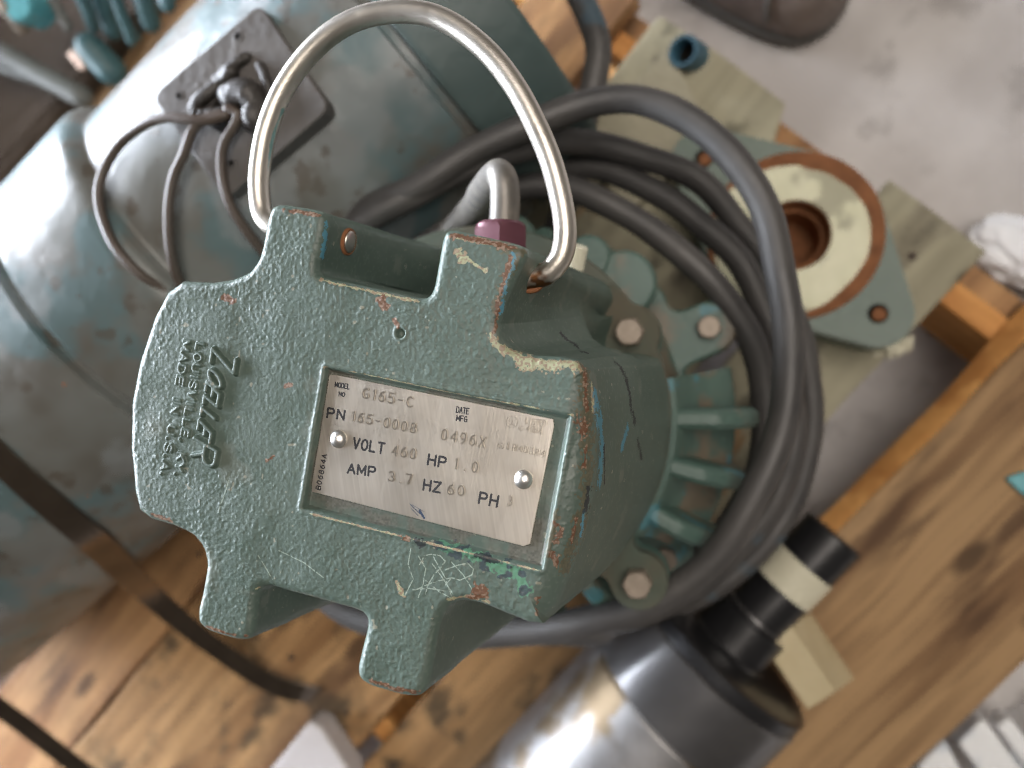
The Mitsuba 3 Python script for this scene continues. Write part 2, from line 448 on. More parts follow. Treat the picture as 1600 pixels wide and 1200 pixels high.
def motor_color(p, n, uv):
    a = fbm(p.x * 17, p.y * 17, p.z * 17, 4)
    c = mix((0.092, 0.086, 0.073), (0.130, 0.136, 0.128), smoothstep(0.35, 0.65, a))
    c = mix(c, (0.070, 0.125, 0.135), smoothstep(0.50, 0.64, fbm(p.x * 24 + 3, p.y * 24, p.z * 24 + 8, 5)) * 0.75)
    c = mix(c, (0.165, 0.178, 0.180), smoothstep(0.58, 0.68, fbm(p.x * 21 - 4, p.y * 21, p.z * 21, 4)) * 0.7)
    c = mix(c, (0.07, 0.055, 0.04), smoothstep(0.66, 0.74, fbm(p.x * 70, p.y * 70, p.z * 70, 3)) * 0.7)
    return mix(c, (0.24, 0.09, 0.035), smoothstep(0.90, 0.93, fbm(p.x * 55 + 2, p.y * 55, p.z * 55, 3)))


bsdf('motor_paint', motor_color, lambda p, n, uv: 0.24 + 0.26 * fbm(p.x * 35, p.y * 35, p.z * 35, 3), bump=lambda p, n, uv: fbm(p.x * 60, p.y * 60, p.z * 60, 4) * 0.0009, eps=8e-4)
bsdf('motor_end', lambda p, n, uv: mix((0.045, 0.075, 0.075), (0.075, 0.10, 0.095), fbm(p.x * 25, p.y * 25, p.z * 25, 4)), 0.5, bump=lambda p, n, uv: fbm(p.x * 90, p.y * 90, p.z * 90, 3) * 0.001, eps=8e-4)
bsdf('gasket', lambda p, n, uv: mix((0.060, 0.055, 0.052), (0.105, 0.097, 0.091), fbm(p.x * 90, p.y * 90, p.z * 90, 4)), 0.6, bump=lambda p, n, uv: fbm(p.x * 260, p.y * 260, p.z * 260, 3) * 0.0006, eps=3e-4)
bsdf('oily_rubber', lambda p, n, uv: mix((0.020, 0.017, 0.015), (0.045, 0.040, 0.036), fbm(p.x * 200, p.y * 200, p.z * 200, 3)), 0.48, bump=lambda p, n, uv: fbm(p.x * 300, p.y * 300, p.z * 300, 3) * 0.0005, eps=3e-4)
bsdf('wire_brown', (0.060, 0.044, 0.034), 0.4)
bsdf('hole_black', (0.008, 0.007, 0.006), 0.9, spec=0.1)
bsdf('strap_steel', lambda p, n, uv: mix((0.075, 0.058, 0.045), (0.14, 0.11, 0.082), fbm(p.x * 50, p.y * 50, p.z * 50, 3)), 0.22, metal=0.85)

PAL = math.radians(49)
ca, sa = math.cos(PAL), math.sin(PAL)


def wood(key, lo, hi, dark, stain=0.0, seed=0.0, rough=0.7, graystain=(0.022, 0.022, 0.016), across=False, weather=False):
    def f(p, n, uv):
        a, b = p.x * ca + p.y * sa, p.x * sa - p.y * ca
        if across:
            a, b = b, a
        warp = fbm(a * 7 + seed, b * 22, p.z * 22, 3)
        ring = fbm((b + 0.02 * warp) * 85 + seed * 3, a * 4.0, p.z * 60, 4)
        fine = noise((b + .004 * warp) * 900, a * 26, p.z * 700)
        c = mix(lo, hi, smoothstep(0.30, 0.68, ring))
        c = mix(c, dark, smoothstep(0.50, 0.68, fbm(b * 34 + seed, a * 8, p.z * 30 + seed, 5)) * 0.8)
        c = mix(c, dark, smoothstep(0.55, 0.9, fine) * 0.25)
        k1, k2, kr = voronoi(a * 7 + seed, b * 16 + seed * 2)
        c = mix(c, mi.Color3f(dark) * 0.6, smoothstep(0.16, 0.06, k1) * dr.select(kr > 0.55, mi.Float(1), mi.Float(0)) * 0.8)
        if weather:        # the far ends of the boards have greyed in the rain, the sheltered part is still brown
            grey = mix(mix((0.255, 0.236, 0.166), (0.330, 0.308, 0.220), smoothstep(0.3, 0.68, ring)), (0.15, 0.13, 0.095), smoothstep(0.57, 0.72, fbm(b * 30 + seed, a * 10, p.z * 30 + seed, 4)) * 0.7)
            c = mix(c, grey, smoothstep(0.44, 0.56, fbm(a * 18, b * 50, seed, 4) + (a + 0.10) * 1.6))
        if stain:
            c = mix(c, graystain, smoothstep(0.54, 0.80, fbm(a * 30 + seed, b * 44, 5, 6)) * stain)
        return c

    def b_(p, n, uv):
        a, b = p.x * ca + p.y * sa, p.x * sa - p.y * ca
        if across:
            a, b = b, a
        return fbm(b * 420 + seed, a * 18, p.z * 420, 4) * 0.0005
    return bsdf(key, f, rough, spec=0.25, bump=b_, eps=5e-4)


wood('wood_warm', (0.165, 0.090, 0.042), (0.34, 0.215, 0.108), (0.070, 0.036, 0.019), seed=1.3)
wood('wood_weathered', (0.24, 0.130, 0.056), (0.42, 0.255, 0.118), (0.100, 0.052, 0.027), stain=0.75, seed=4.1, weather=True)
wood('wood_weathered_mould', (0.24, 0.138, 0.06), (0.38, 0.228, 0.105), (0.100, 0.053, 0.028), stain=0.8, seed=8.7, weather=True)
wood('wood_red', (0.26, 0.130, 0.058), (0.42, 0.245, 0.115), (0.105, 0.052, 0.027), seed=2.2)
wood('wood_orange', (0.56, 0.27, 0.085), (0.68, 0.36, 0.125), (0.40, 0.17, 0.05), seed=3.3, across=True)  # bright orange carries the lit glow of the stringers and edge strip
bsdf('wood_chock', lambda p, n, uv: mix((0.40, 0.33, 0.19), (0.50, 0.43, 0.28), fbm(p.x * 60, p.y * 60, p.z * 60, 3)), 0.6)
bsdf('concrete', lambda p, n, uv: mix(mix((0.36, 0.338, 0.325), (0.475, 0.455, 0.445), smoothstep(0.25, 0.75, fbm(p.x * 11, p.y * 11, 0, 6))), (0.20, 0.185, 0.175), smoothstep(0.60, 0.80, fbm(p.x * 26 + 4, p.y * 26, 0, 6)) * 0.5), 0.55, spec=0.4,
     bump=lambda p, n, uv: fbm(p.x * 160, p.y * 160, 0, 3) * 0.0006, eps=8e-4)


def ground_steel(p, n, uv):
    c = mix((0.25, 0.245, 0.245), (0.36, 0.35, 0.345), fbm(p.x * 30, p.y * 30, p.z * 30, 4))
    return mix(c, (0.17, 0.12, 0.065), smoothstep(0.50, 0.66, fbm(p.x * 24 + 6, p.y * 24, p.z * 24, 5)) * 0.9)


bsdf('drum_steel', ground_steel, lambda p, n, uv: 0.36 + 0.24 * fbm(p.x * 60, p.y * 60, p.z * 60, 3), metal=0.95)
bsdf('drum_dark', lambda p, n, uv: mix((0.10, 0.098, 0.10), (0.20, 0.195, 0.195), fbm(p.x * 38, p.y * 38, p.z * 38, 4)), 0.26, metal=0.8)
bsdf('black_lacquer', (0.010, 0.010, 0.011), 0.32, spec=0.5)
bsdf('cream_tape', lambda p, n, uv: mix((0.46, 0.44, 0.33), (0.56, 0.53, 0.41), fbm(p.x * 80, p.y * 80, p.z * 80, 3)), 0.55)
bsdf('flange_paint', lambda p, n, uv: mix(mix((0.075, 0.115, 0.095), (0.12, 0.155, 0.125), fbm(p.x * 30, p.y * 30, p.z * 30, 4)), (0.25, 0.27, 0.19), smoothstep(0.66, 0.74, fbm(p.x * 60, p.y * 60, p.z * 60, 3)) * .6), 0.5,
     bump=lambda p, n, uv: fbm(p.x * 120, p.y * 120, p.z * 120, 3) * 0.0008, eps=6e-4)
bsdf('flange_rust', lambda p, n, uv: mix((0.13, 0.055, 0.026), (0.27, 0.115, 0.050), fbm(p.x * 120, p.y * 120, p.z * 120, 4)), 0.8, spec=0.2)



def cream_face(p, n, uv):
    c = mix((0.52, 0.52, 0.36), (0.68, 0.67, 0.50), fbm(p.x * 60, p.y * 60, 0, 3))
    return mix(c, (0.25, 0.24, 0.17), smoothstep(0.58, 0.72, fbm(p.x * 42 + 2, p.y * 42, 0, 4)) * 0.7)


bsdf('flange_cream', cream_face, 0.6)
bsdf('boot_leather', lambda p, n, uv: mix((0.050, 0.036, 0.030), (0.21, 0.175, 0.155), fbm(p.x * 26, p.y * 26, p.z * 26, 4)), 0.5, bump=lambda p, n, uv: fbm(p.x * 120, p.y * 120, p.z * 120, 3) * 0.0012, eps=8e-4)
bsdf('boot_sole', (0.085, 0.085, 0.080), 0.7)
bsdf('white_plastic', (0.74, 0.76, 0.80), 0.4)
bsdf('white_paint', lambda p, n, uv: mix((0.76, 0.78, 0.80), (0.55, 0.60, 0.66), smoothstep(0.55, 0.70, fbm(p.x * 45, p.y * 45, p.z * 45, 4))), 0.45)
bsdf('white_card', (0.56, 0.54, 0.55), 0.6)
bsdf('teal_paint', lambda p, n, uv: mix((0.024, 0.068, 0.076), (0.050, 0.115, 0.124), fbm(p.x * 30, p.y * 30, p.z * 30, 4)), 0.5)
bsdf('teal_bright', (0.09, 0.33, 0.37), 0.45)
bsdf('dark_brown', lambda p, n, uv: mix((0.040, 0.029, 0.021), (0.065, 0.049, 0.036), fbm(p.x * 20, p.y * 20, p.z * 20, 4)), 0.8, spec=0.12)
bsdf('pipe_grey', lambda p, n, uv: mix((0.07, 0.075, 0.068), (0.12, 0.125, 0.115), fbm(p.x * 40, p.y * 40, p.z * 40, 4)), 0.5)
bsdf('wood_shim_paint', lambda p, n, uv: mix((0.23, 0.215, 0.15), (0.29, 0.265, 0.185), fbm(p.x * 50, p.y * 50, p.z * 50, 3)), 0.6)
bsdf('teal_pipe', (0.03, 0.085, 0.12), 0.45)
bsdf('nail_rust', (0.045, 0.030, 0.022), 0.6, metal=0.4)
bsdf('pink_rag', (0.50, 0.36, 0.29), 0.8)

# ------------------------------------------------------------------ setting
DP = 0.60                                   # deck of the pallet below the lens
fl = trimesh.Trimesh([[-4, -4, 0], [4, -4, 0], [4, 4, 0], [-4, 4, 0]], [[0, 1, 2], [0, 2, 3]])
put('floor', fl, 'concrete', smooth=False)
labels['floor'] = {'label': 'worn pale grey concrete floor of the shed', 'kind': 'structure'}


# ------------------------------------------------------------------ pallet
def AB(a, b, z=0.0):
    """A point by its distance along the boards and across them."""
    return np.array([a * ca + b * sa, a * sa - b * ca, z])


def board(key, a0, a1, b0, b1, ztop, thick, mat, wob=0.0016, seed=0, end_skew=0.0, notch=None, taper=0.0):
    r = np.random.default_rng(seed)
    na, nb = max(6, int((a1 - a0) / 0.012)), max(4, int((b1 - b0) / 0.012))
    A, B = np.linspace(a0, a1, na), np.linspace(b0, b1, nb)
    w = lambda n, amp: gaussian_filter1d(r.normal(0, 1, n), 2.0, mode='nearest') * amp * 1.6
    ring = np.vstack([np.column_stack([A, np.full(na, b0) + w(na, wob)])[:-1], np.column_stack([np.full(nb, a1) + np.linspace(0, end_skew, nb) + w(nb, wob * .7), B])[:-1],
                      np.column_stack([A[::-1], np.full(na, b1) + w(na, wob)])[:-1], np.column_stack([np.full(nb, a0) + w(nb, wob * .7), B[::-1]])[:-1]])
    ring[:, 1] -= taper * np.clip((ring[:, 0] + .5) / .7, 0, 1) * (ring[:, 1] > (b0 + b1) / 2)
    if notch:          # a piece has split off one corner of the end
        bn, an = notch
        ring[:, 0] = np.where(ring[:, 1] > bn + .002 * np.sin(ring[:, 0] * 160), np.minimum(ring[:, 0], an + .004 * np.sin(ring[:, 1] * 130)), ring[:, 0])
        ring = resample(ring, .004)
    m = plate(ring, ztop - thick, ztop, 0.0018, frame=(np.zeros(3), AB(1, 0), AB(0, 1), [0, 0, 1]))
    return put(key, m, mat, smooth=35)


ZD = H - DP
tagthing('pallet', 'worn wooden pallet carrying the pump and motor, boards running diagonally', 'pallet')
# along -0.9 .. 0.21, the far end of the pallet at 0.2
BOARDS = []
for b0, b1, mat, seed, sk in [(-0.317, -0.2195, 'wood_red', 1, .004), (-0.2165, -0.0135, 'wood_weathered', 2, .0), (0.001, 0.085, 'wood_weathered_mould', 4, .0),
                              (0.147, 0.294, 'wood_warm', 5, .004), (-0.62, -0.49, 'wood_warm', 6, 0)]:
    BOARDS.append(board('pallet__deck_board', -1.0 if b0 > -.4 else -.62, 0.2, b0, b1, ZD, 0.022, mat, seed=seed, end_skew=sk, notch=(-.088, .168) if seed == 2 else None, taper=.024 if seed == 1 else 0))
for a in (0.169, -0.42, -0.95):
    p = np.array([[-0.505, a - 0.010], [0.297, a - 0.010], [0.297, a + 0.010], [-0.505, a + 0.010]])
    p = resample(ccw(p), 0.02)
    m = plate(p[:, [0, 1]], 0.018, ZD - 0.0225, 0.003, frame=(np.zeros(3), AB(0, 1), AB(1, 0), [0, 0, 1]))
    put('pallet__stringer', m, 'wood_orange', smooth=35)
m = plate(resample(ccw(np.array([[-0.505, .1795], [0.295, .1795], [0.295, .199], [-0.505, .199]])), .02), 0.018, ZD - 0.034, 0.003, frame=(np.zeros(3), AB(0, 1), AB(1, 0), [0, 0, 1]))
put('pallet__end_rail', m, 'wood_red', smooth=35)
# added strip on the wide board, slanted to catch light, glow painted in orange
wn = []
for k, a in enumerate(np.linspace(-0.98, 0.199, 120)):
    e = .0145 + .0030 * (meshkit.noise(np.array([a * 30, 0, 0])) - .5) + .004 * (meshkit.noise(np.array([a * 9, 2, 0])) - .5)
    wn.append([AB(a, .1474, ZD - .0006), AB(a, .1474 - e * .5, ZD - .006), AB(a, .1474 - e, ZD - .0205), AB(a, .1474, ZD - .0215)])
m = trimesh.Trimesh(np.vstack(wn), grid_faces(120, 4), process=False)
m.fix_normals()
put('pallet__lit_edge_strip', m, 'wood_orange', smooth=50)
for a0, a1, b0, b1, seed in [(-0.97, 0.197, -0.50, -0.40, 21), (-0.97, 0.197, -0.16, -0.06, 22), (-0.97, 0.197, 0.185, 0.285, 23)]:
    board('pallet__base_board', a0, a1, b0, b1, 0.0178, 0.0172, 'wood_red', seed=seed)

for a, b in ((.167, .05), (.169, -.195), (.168, .165), (.171, .22), (.167, .275), (-.421, -.29), (-.418, -.24), (-.42, -.19), (-.422, -.11), (-.419, -.04), (-.42, .02), (-.418, .06)):
    put('pallet__nail', lathe([(.0001, .0004), (.0022, .0004), (.0030, -.0002), (.0030, -.002)][::-1], 14, origin=AB(a, b, ZD + .0006)), 'nail_rust', smooth=40)

# ------------------------------------------------------------------ the pump: cast cap
C0 = np.array([-0.117, -0.018])
# (u, v, flare) clockwise on the photograph
OUT = [(262, 455, .5), (285, 438, .3), (330, 441, 0), (362, 436, 0), (390, 424, 0), (404, 403, 0), (411, 372, 0), (417, 340, 0), (424, 321, 0), (440, 318, 0), (495, 327, 0), (511, 333, 0), (512, 348, 0),
       (505, 385, 0), (497, 415, 0), (497, 427, 0), (508, 433, 0), (580, 449, 0), (650, 465, 0), (668, 466, 0), (676, 452, 0), (683, 415, 0), (690, 372, 0), (696, 358, 0), (712, 359, 0), (800, 378, 0), (823, 386, 0), (824, 400, 0),
       (808, 432, .3), (792, 470, .6), (781, 505, .85), (785, 530, .85), (803, 547, .85), (838, 555, .85), (876, 557, .9), (902, 563, .95), (919, 578, 1), (931, 630, 1), (931, 700, 1), (926, 770, 1), (910, 840, 1), (888, 905, 1), (868, 955, .9), (850, 976, .6),
       (825, 974, .25), (790, 960, 0), (755, 945, 0), (725, 938, 0), (702, 945, 0), (690, 965, 0), (682, 1000, 0), (675, 1045, 0), (668, 1078, 0), (655, 1090, 0), (630, 1088, 0), (580, 1074, 0), (560, 1062, 0), (557, 1045, 0), (566, 1005, 0), (574, 975, 0), (572, 962, 0), (560, 955, 0),
       (500, 938, 0), (440, 922, 0), (416, 914, 0), (405, 922, 0), (401, 950, 0), (398, 985, 0), (390, 1001, 0), (370, 1001, 0), (325, 988, 0), (309, 975, 0), (308, 955, 0), (318, 915, 0), (323, 880, 0), (317, 855, 0), (300, 836, 0), (270, 822, 0), (235, 812, .2), (217, 798, .5), (209, 765, .5),
       (203, 700, .5), (205, 630, .5), (218, 560, .5), (240, 495, .5)]
raw = np.array([[*P(u, v, DC + .0012)[:2], w] for u, v, w in OUT])[::-1]
ring = resample(raw, 0.0004)
ring[:, :2] = gaussian_filter1d(ring[:, :2], 3.6, axis=0, mode='wrap')
ring[:, 2] = gaussian_filter1d(ring[:, 2], 12, mode='wrap')
ring = resample(ring, 0.00045)
R2, FW = ring[:, :2], ring[:, 2]
NR = normals2(R2)
NR = gaussian_filter1d(NR, 2, axis=0, mode='wrap')
NR /= np.linalg.norm(NR, axis=1, keepdims=True)
capoly = Polygon(R2)
RND = 0.0036
# the edge is broad and soft along the round side, tight round the lugs
RR = RND + 0.0068 * gaussian_filter1d(np.where((NR[:, 0] > .55) & (R2[:, 0] > C0[0] + .055) & (R2[:, 1] < 0.001), 1.0, 0.0), 14, mode='wrap')
# the lettering cast into the face: up is the image's right, running down the image
xdir = P(485, 768, DC) - P(513, 582, DC)
xdir = xdir[:2] / np.linalg.norm(xdir[:2])
ydir = np.array([-xdir[1], xdir[0]])


def cast_line(text, p0, p1, h, gap=1.5, shear=0.0):
    a, b = P(*p0, DC)[:2], P(*p1, DC)[:2]
    s, w = strokes(text, gap)
    ex = (b - a) / w
    e = (b - a) / np.linalg.norm(b - a)
    ey = np.array([-e[1], e[0]]) * h / 6
    return [np.array([a + (x + shear * y) * ex + y * ey for x, y in l]) for l in s]


small = cast_line('LOUISVILLE, KY.', (309, 536), (274, 742), 0.0031, gap=1.9) + cast_line('MADE IN U.S.A.', (288, 532), (252, 742), 0.0031, gap=2.0)
pxm = 0.00022
big = []
for txt, p0, p1, h, sh in (('Z', (336, 545), (333, 566), 46 * pxm, 0.34), ('O', (332, 573), (329, 590), 27 * pxm, 0.62), ('E', (328, 596), (325, 612), 27 * pxm, 0.62), ('L', (324, 618), (322, 632), 27 * pxm, 0.62), ('L', (320, 637), (318, 650), 27 * pxm, 0.62),
                           ('E', (316, 656), (313, 672), 27 * pxm, 0.62), ('R', (308, 684), (303, 712), 46 * pxm, 0.26)):
    big += cast_line(txt, p0, p1, h, 1.5, sh)


def stroke_samples(lines, step=0.00012):
    out = []
    for l in lines:
        for a, b in zip(l[:-1], l[1:]):
            k = max(2, int(np.linalg.norm(b - a) / step))
            out.append(a + (b - a) * np.linspace(0, 1, k)[:, None])
    return cKDTree(np.vstack(out))


tree_ring = cKDTree(R2)
tree_small, tree_big, tree_edge = stroke_samples(small), stroke_samples(big), cKDTree(resample(R2, 0.0001))
REC = np.array([P(u, v, DC)[:2] for u, v in ((513, 573), (893, 652), (848, 888), (468, 795))])
rc = REC.mean(0)
rx = REC[1] - REC[0] + REC[2] - REC[3]
rx /= np.linalg.norm(rx)
ry = np.array([-rx[1], rx[0]])
rw = np.abs((REC - rc) @ rx).mean() - 0.0006
rh = np.abs((REC - rc) @ ry).mean() - 0.0004
RECD = 0.0024


def face_height(q):
    d = tree_edge.query(q)[0]
    rr = RR[tree_ring.query(q)[1]]
    k = np.clip(rr - d, 0, rr)
    h = -rr + np.sqrt(np.maximum(rr ** 2 - k ** 2, 0))
    loc = (q - rc)
    a, b = np.abs(loc @ rx) - rw, np.abs(loc @ ry) - rh
    sd = np.where((a > 0) & (b > 0), np.hypot(np.maximum(a, 0), np.maximum(b, 0)), np.maximum(a, b))
    inside = sstep(0.0007, -0.0010, sd)
    h = h - RECD * inside + 0.0004 * np.exp(-((sd - 0.0014) / 0.0009) ** 2)
    ds, db = tree_small.query(q)[0], tree_big.query(q)[0]
    h = h + 0.00085 * sstep(0.00072, 0.00030, ds) + 0.0019 * sstep(0.00112, 0.00050, db)
    p3 = np.column_stack([q, np.zeros(len(q))])
    calm = (1 - 0.75 * inside) * (1 - 0.75 * sstep(.0028, .0008, np.minimum(ds, db))) * (0.45 + 1.1 * meshkit.fbm(p3 / 0.022, 2, 27))
    h = h + calm * (0.00009 * sstep(.45, .95, meshkit.noise(p3 / 0.0009, 3)) + 0.00007 * sstep(.55, .95, meshkit.noise(p3 / 0.0015 + 50, 5)) - 0.00008 * sstep(.60, .95, meshkit.noise(p3 / 0.0014 + 90, 6)) + 0.0009 * (meshkit.fbm(p3 / 0.016, 2, 9) - .5))
    pit = P(626, 521, DC)[:2]
    return h - 0.0016 * sstep(0.0019, 0.0006, np.linalg.norm(q - pit, axis=1)) + .0003 * np.exp(-((np.linalg.norm(q - pit, axis=1) - .0022) / .0006) ** 2)


step = 0.00033
x0, y0, x1, y1 = capoly.bounds
gx, gy = np.meshgrid(np.arange(x0, x1, step), np.arange(y0, y1, step * 0.866))
gx[1::2] += step / 2
gp = np.column_stack([gx.ravel(), gy.ravel()])
import shapely
gp = gp[shapely.contains_xy(capoly, gp[:, 0], gp[:, 1])]
gp = gp[tree_edge.query(gp)[0] > 0.0011]
gp = gp + rng.normal(0, step * 0.06, gp.shape)
rings_in = [R2 - NR * o for o in (0.0, 0.00006, 0.00018, 0.0004, 0.0007, 0.00095)]
pts = np.vstack(rings_in + [gp])
tri = Delaunay(pts).simplices
cen = pts[tri].mean(1)
tri = tri[shapely.contains_xy(capoly, cen[:, 0], cen[:, 1])]
a = pts[tri]
cr = (a[:, 1, 0] - a[:, 0, 0]) * (a[:, 2, 1] - a[:, 0, 1]) - (a[:, 1, 1] - a[:, 0, 1]) * (a[:, 2, 0] - a[:, 0, 0])
tri = tri[np.abs(cr) > 1e-13]
cr = cr[np.abs(cr) > 1e-13]
tri[cr < 0] = tri[cr < 0][:, ::-1]
hz = face_height(pts)
nR = len(R2)
hz[:nR] = -RR
topv = np.column_stack([pts, ZF + hz])
# the walls of the cap run down with the draft of the casting, and the round side flares out to the flange
DFL = 0.372
rows = 46
BOLT1 = P(985, 520, DFL)[:2]
L = DFL - DC - RND
vs = []
rad = np.linalg.norm(R2 - C0, axis=1)
vh = (R2 - C0) / rad[:, None]
NSM = gaussian_filter1d(NR, 10, axis=0, mode='wrap')
for k in range(1, rows + 1):
    s = k / rows
    q0 = R2 + NR * ((0.045 + 0.045 * np.clip(NR[:, 0], 0, 1)) * L * s)[:, None]
    tgt = C0 + vh * 0.1005
    w = (FW * s ** 1.15)[:, None]
    q = q0 * (1 - w) + tgt * w
    off = q - BOLT1                                   # the pocket that the bolt of the flange stands in
    dist = np.linalg.norm(off, axis=1)
    q = q - vh * (np.clip(0.0185 - dist, 0, .02) * 1.15 * sstep(.5, .72, s))[:, None]
    p3 = np.column_stack([q, np.full(len(q), -s * L)])
    q = q + NR * (0.00028 * (meshkit.fbm(p3 / 0.0022, 3, 12) - .5) + 0.0008 * (meshkit.fbm(p3 / 0.02, 2, 19) - .5))[:, None] * min(1, k / 3)
    vs.append(np.column_stack([q, ZF - RR - s * (DFL - DC - RR)]))
sidev = np.vstack(vs)
nT = len(topv)
idx_rows = [np.arange(nR)] + [nT + i * nR + np.arange(nR) for i in range(rows)]
sf = []
for r0, r1 in zip(idx_rows[:-1], idx_rows[1:]):
    b0, b1 = np.roll(r0, -1), np.roll(r1, -1)
    sf += [np.stack([r0, r1, b0], 1), np.stack([b0, r1, b1], 1)]
cap = trimesh.Trimesh(np.vstack([topv, sidev]), np.vstack([tri] + sf), process=False)

# where the paint of the casting is chipped, rusted, scratched or smeared: each mark follows the surface it lies on
_w = cap.vertices - [0, 0, H]
_zc = -ST * _w[:, 0] - CT * _w[:, 2]
_uv = np.column_stack([800 + FPX * (CT * _w[:, 0] - ST * _w[:, 2]) / _zc, 600 - FPX * _w[:, 1] / _zc])
_tree = cKDTree(_uv)


def on_cap(u, v):
    i = np.array(_tree.query_ball_point([u, v], 6.0) or [_tree.query([u, v])[1]])
    return cap.vertices[i[np.argmin(_zc[i])]]


def mark(into, pts, w):
    q = [on_cap(u, v) for u, v in pts]
    into += [(q[k], q[k + 1], w) for k in range(len(q) - 1)] if len(q) > 1 else [(q[0], q[0] + 1e-5, w)]


for pts, w in (([(912, 566), (920, 600), (922, 640)], .0009), ([(922, 700), (918, 730)], .0008), ([(905, 815), (898, 850)], .0006), ([(915, 664), (918, 674)], .0024), ([(868, 822), (876, 832), (870, 850)], .0012), ([(868, 868), (874, 880)], .0014), ([(593, 470), (597, 474)], .0020),
               ([(740, 918), (750, 921)], .0019), ([(624, 843), (632, 846)], .0012), ([(792, 400), (783, 440), (775, 480), (774, 515)], .0009), ([(730, 938), (750, 938)], .0009), ([(440, 322), (470, 326), (500, 331)], .0008), ([(320, 984), (350, 994), (388, 999)], .0006),
               ([(575, 1068), (620, 1082), (655, 1086)], .0010), ([(842, 940), (836, 958)], .0009), ([(706, 362), (760, 372), (800, 382)], .0012), ([(560, 1010), (566, 985)], .0007), ([(232, 806), (262, 818)], .0009), ([(345, 462), (358, 468)], .0012), ([(412, 720), (422, 712)], .0007), ([(440, 600), (446, 602)], .0009), ([(612, 500), (618, 512)], .0008)):
    mark(RUST, pts, w)
for pts, w in (([(768, 522), (785, 540), (805, 552), (835, 568), (868, 566), (900, 566)], .0020), ([(812, 560), (845, 574)], .0018), ([(712, 395), (716, 404)], .0016), ([(724, 402), (738, 414), (752, 422)], .0006), ([(616, 912), (622, 930)], .0011), ([(505, 432), (580, 450), (655, 466)], .0007),
               ([(712, 366), (770, 376)], .0009), ([(930, 600), (932, 640)], .0008), ([(500, 575), (600, 597), (700, 618), (890, 650)], .00032), ([(480, 800), (560, 818), (700, 850), (840, 888)], .00030), ([(402, 925), (440, 925)], .0005), ([(700, 942), (724, 936), (760, 946)], .0006)):
    mark(YELLOW, pts, w)
for pts, w in (([(797, 400), (790, 440), (785, 470), (786, 492)], .0012), ([(938, 618), (943, 660), (945, 700), (940, 756)], .0026), ([(514, 352), (508, 405)], .0009), ([(985, 672), (980, 690), (976, 702)], .0016), ([(918, 800), (912, 840)], .0009)):
    mark(BLUE, pts, w)
for pts, w in (([(914, 568), (922, 610), (925, 660), (925, 720), (920, 780), (908, 840), (890, 890)], .0030), ([(862, 800), (848, 870)], .0016), ([(800, 400), (788, 440), (780, 490)], .0018), ([(760, 366), (815, 390)], .0020)):
    mark(OLIVE, pts, w)
mark(GREEN, [(690, 846), (715, 856), (740, 868), (770, 885), (800, 895), (815, 922)], .0023)
for pts, w in (([(878, 516), (900, 532), (914, 546)], .0011), ([(968, 566), (984, 600), (992, 640), (998, 660)], .0018), ([(645, 843), (652, 850)], .0014), ([(926, 765), (920, 800)], .0016), ([(1000, 690), (1006, 720)], .0012), ([(950, 700), (948, 760)], .0008), ([(740, 865), (770, 878)], .0010)):
    mark(DARK, pts, w)
for pts in ([(648, 870), (660, 890), (655, 915), (648, 935)], [(650, 880), (658, 868), (668, 864), (682, 868), (690, 877), (684, 890), (672, 900), (662, 915), (660, 930)], [(670, 880), (685, 902), (700, 925), (712, 940)], [(690, 890), (708, 882), (725, 880), (735, 886), (732, 896), (715, 902), (700, 905), (690, 915)], [(640, 922), (665, 920), (690, 926)],
            [(700, 880), (720, 900), (735, 925)], [(660, 905), (680, 924), (700, 938)], [(672, 868), (690, 905), (705, 938)], [(645, 925), (670, 908), (700, 905)], [(398, 870), (420, 905), (450, 935)], [(335, 800), (345, 780), (352, 750)], [(430, 860), (470, 880), (500, 900)], [(640, 840), (632, 880), (640, 905), (626, 935)]):
    mark(CHALK, pts, .00024)

PUMP = 'grinder_pump'
tagthing(PUMP, 'green painted cast iron electric pump standing upright with a metal nameplate on its end cap', 'pump')
put(PUMP + '__end_cap', cap, 'paint_cap', smooth=True)
labels[PUMP + '__end_cap'] = {'label': 'green cast end cap with lugs, raised maker lettering and chipped paint'}

# flange of the cap with its ears
ears = [P(985, 520, DFL)[:2], P(998, 905, DFL + .004)[:2], C0 + 0.098 * np.array([math.cos(2.7), math.sin(2.7)]), C0 + 0.1 * np.array([math.cos(-2.4), math.sin(-2.4)])]
g = Point(*C0).buffer(0.1008, quad_segs=40)
for e in ears:
    g = g.union(Point(*e).buffer(0.0145, quad_segs=12))
g = g.buffer(0.006, quad_segs=8).buffer(-0.012, quad_segs=8).buffer(0.006, quad_segs=8)
fr = resample(np.array(g.exterior.coords)[:-1], 0.0015)
put(PUMP + '__cap_flange', plate(fr, H - DFL - 0.0095, H - DFL + 0.0006, 0.0014), 'dust_green')
put(PUMP + '__joint', plate(resample(np.array(g.buffer(-0.0018).exterior.coords)[:-1], 0.002), H - DFL - 0.0112, H - DFL - 0.0094, 0.0002), 'dusty_gap')
for e in ears[:2]:
    put(PUMP + '__bolt', hex_bolt([*e, H - DFL + 0.0004], 0.0128, 0.0085, turn=0.4), 'bolt_metal', smooth=25)
